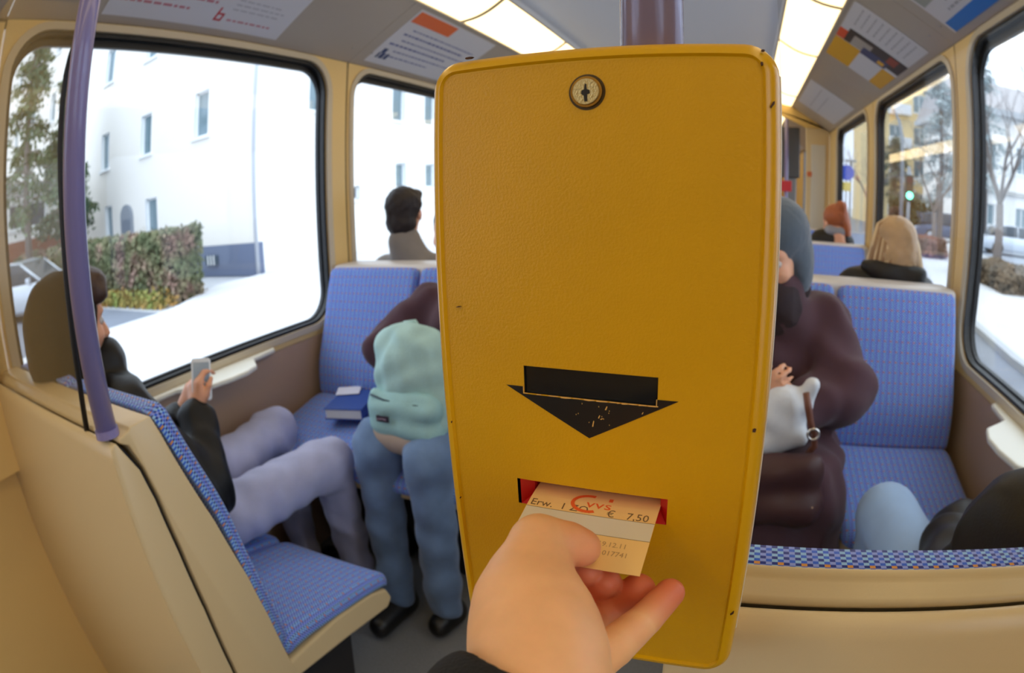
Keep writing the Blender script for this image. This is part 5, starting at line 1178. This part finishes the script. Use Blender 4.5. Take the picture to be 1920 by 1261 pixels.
def car(loc, rz, label, paint, L_=4.2, H_=1.45, W_=1.72, wagon=False, group=None):
    t = empty('parked_car', loc, label, 'car', group, rz=R(rz)); l, w = L_ / 2, W_ / 2
    def sideprof(yoff, pts, zt):
        return pts
    lower = [(-l, .30), (-l + .04, .62), (-l + .15, .84), (-l * .52, .90), (l * .50, .92), (l * .80, .86), (l - .05, .70), (l, .42), (l - .03, .24), (l * .78, .22), (-l * .8, .22)]
    o = prism('car_body', lower, 'y', -w, w, paint, t, .09, 3); smooth_angle(o, 40)
    ru = l * .80 if wagon else l * .62
    cab = [(-l * .50, .90), (-l * .18, H_ - .05), (0, H_), (ru * .7, H_ - .02), (ru, H_ - .14), (l * .90 if wagon else l * .78, .92)]
    gl = prism('glass_house', cab, 'y', -w * .86, w * .86, mat('car_glass', (44, 56, 66), .08, spec=.8), t, .06, 2)
    top = [(-l * .20, H_ - .06), (0, H_ + .01), (ru * .7, H_ - .005), (ru, H_ - .12), (ru - .06, H_ - .15), (ru * .7, H_ - .06), (0, H_ - .05)]
    prism('roof_panel', top, 'y', -w * .84, w * .84, paint, t, .02, 2)
    for yy in (-w * .86, w * .86):
        for xa, xb in (((-l * .50), (-l * .17)), ((l * .08), (l * .10)), ((ru + .02), (ru * 1.10))):
            z1 = H_ - .06
            tube('window_pillar', [(xa, yy, .90), (xb, yy * .98, z1)], .035, paint, t, 6)
    for xx in (-l * .62, l * .60):
        for yy in (-w + .09, w - .09):
            bm = bmesh.new(); bmesh.ops.create_cone(bm, segments=24, radius1=.315, radius2=.315, depth=.20, cap_ends=True, matrix=Matrix.Translation((xx, yy, .315)) @ Matrix.Rotation(PI / 2, 4, 'X'))
            wh = link('wheel', bm_me(bm), mat('tyre', (30, 31, 34), .8), t)
            bm = bmesh.new(); bmesh.ops.create_cone(bm, segments=16, radius1=.20, radius2=.17, depth=.03, cap_ends=True, matrix=Matrix.Translation((xx, yy + (.105 if yy > 0 else -.105), .315)) @ Matrix.Rotation(-PI / 2 if yy > 0 else PI / 2, 4, 'X'))
            link('hubcap', bm_me(bm), mat('hub_silver', (186, 190, 196), .35, .6), wh)
    for yy in (-w + .28, w - .28):
        box('headlamp', (-l - .01, yy - .17, .60), (-l + .08, yy + .17, .76), mat('headlamp_glass', (226, 232, 236), .15), t, .02)
        box('door_mirror', (-l * .36, yy + (.26 if yy > 0 else -.40), .92), (-l * .30, yy + (.40 if yy > 0 else -.26), 1.04), paint, t, .02)
    box('bumper', (-l - .04, -w + .06, .28), (-l + .06, w - .06, .46), mat('bumper_dark', (70, 74, 80), .6), t, .02)
    return t
SILV = mat('car_silver', (206, 214, 224), .25, .35, coat=.5); BLUEC = mat('car_blue', (70, 90, 120), .25, .2, coat=.5); WHC = mat('car_white', (226, 232, 238), .3, coat=.4)
car((-15.6, 5.05, GZ + .01), -140, 'silver car parked by the hedge, behind the hooded passenger', SILV)
car((14.5, 27.2, GZ), 172, 'silver car parked in front of the white villa', SILV, 4.4)
car((12.8, 33.0, GZ), 170, 'dark blue car with pale roof parked past the reddish bush', BLUEC, 4.6, 1.6, wagon=True)
car((20.2, 27.8, GZ), 172, 'white car parked behind the silver one on the street', WHC, 4.3)

# signals and signs
tl = empty('traffic_light', (5.7, 18.2, GZ), 'traffic light showing green, above the blonde passenger', 'traffic light')
PG = mat('mast_grey', (150, 158, 166), .5, .3)
tube('mast', [(0, 0, 0), (0, 0, 3.0)], .055, PG, tl, 10)
box('signal_housing', (-.13, -.12, 1.90), (.13, .06, 2.72), mat('signal_green_black', (30, 52, 48), .5), tl, .03)
for k_, (z_, cm) in enumerate(((2.08, emat('signal_green', (120, 255, 215), 6.0)), (2.32, mat('lens_amber', (70, 54, 30), .3)), (2.56, mat('lens_red', (70, 26, 26), .3)))):
    bm = bmesh.new(); bmesh.ops.create_cone(bm, segments=20, radius1=.115, radius2=.115, depth=.03, cap_ends=True, matrix=Matrix.Translation((0, -.135, z_)) @ Matrix.Rotation(PI / 2, 4, 'X')); link('lens', bm_me(bm), cm, tl)
sl_ = empty('street_lamp', (6.1, 20.5, GZ), 'slender street lamp with a long curved arm', 'street lamp')
tube('lamp_post', [(0, 0, 0), (0, 0, 4.2), (-.12, 0, 4.8), (-.45, 0, 5.35), (-1.0, 0, 5.65), (-1.5, 0, 5.7)], [.07, .06, .05, .045, .04, .04], PG, sl_, 10); box('lamp_head', (-1.95, -.12, 5.62), (-1.4, .12, 5.74), PG, sl_, .03)
rs = empty('road_sign', (4.35, 22.3, GZ), 'round blue road sign above a small yellow sign', 'sign')
tube('sign_post', [(0, .04, 0), (0, .04, 3.0)], .03, PG, rs, 8)
def disc(name, r_, z_, y_, m, par, n=28):
    bm = bmesh.new(); bmesh.ops.create_cone(bm, segments=n, radius1=r_, radius2=r_, depth=.02, cap_ends=True, matrix=Matrix.Translation((0, y_, z_)) @ Matrix.Rotation(PI / 2, 4, 'X')); return link(name, bm_me(bm), m, par)
disc('blue_disc', .30, 2.80, 0, mat('sign_blue', (34, 84, 206), .4), rs); box('yellow_plate', (-.17, -.01, 2.1), (.17, .01, 2.44), mat('sign_yellow', (240, 214, 110), .5), rs)
rs2 = empty('street_lamp', (5.0, 25, GZ), 'thin lamp post standing in the third street-side window', 'street lamp'); tube('lamp_post', [(0, 0, 0), (0, 0, 3.4)], .05, PG, rs2, 8); box('lamp_head', (-.25, -.1, 3.4), (.25, .1, 3.5), PG, rs2, .02)

# vestibule seen past the portal: grey door column, violet pole, small notices
vc = empty('door_column', (.86, 5.75, 0), 'grey door column in the vestibule past the portal', 'column')
box('column_panel', (-.05, 0, .02), (.06, .10, 1.55), GREYM, vc, .01); box('column_head', (-.09, -.02, 1.55), (.09, .14, 2.05), mat('column_dark', (70, 72, 76), .5), vc, .01)
vp_ = pole(.80, 5.50, .017, .0, 2.285, POLE, 'violet grab pole in the vestibule beside the grey door column')
box('red_button_plate', (-.05, -.035, 1.41), (.05, -.018, 1.51), mat('plate_red', (206, 46, 60), .5), vp_, .004)
for nm, x_, z_, cc, sz in (('orange_notice', .985, 1.575, (206, 110, 60), .022),):
    b_ = box(nm, (x_ - sz, 5.185, z_ - sz), (x_ + sz, 5.199, z_ + sz), mat(nm, cc, .5), None, .004); tag(b_, '%s by the portal' % 'tiny orange button plate', 'notice')
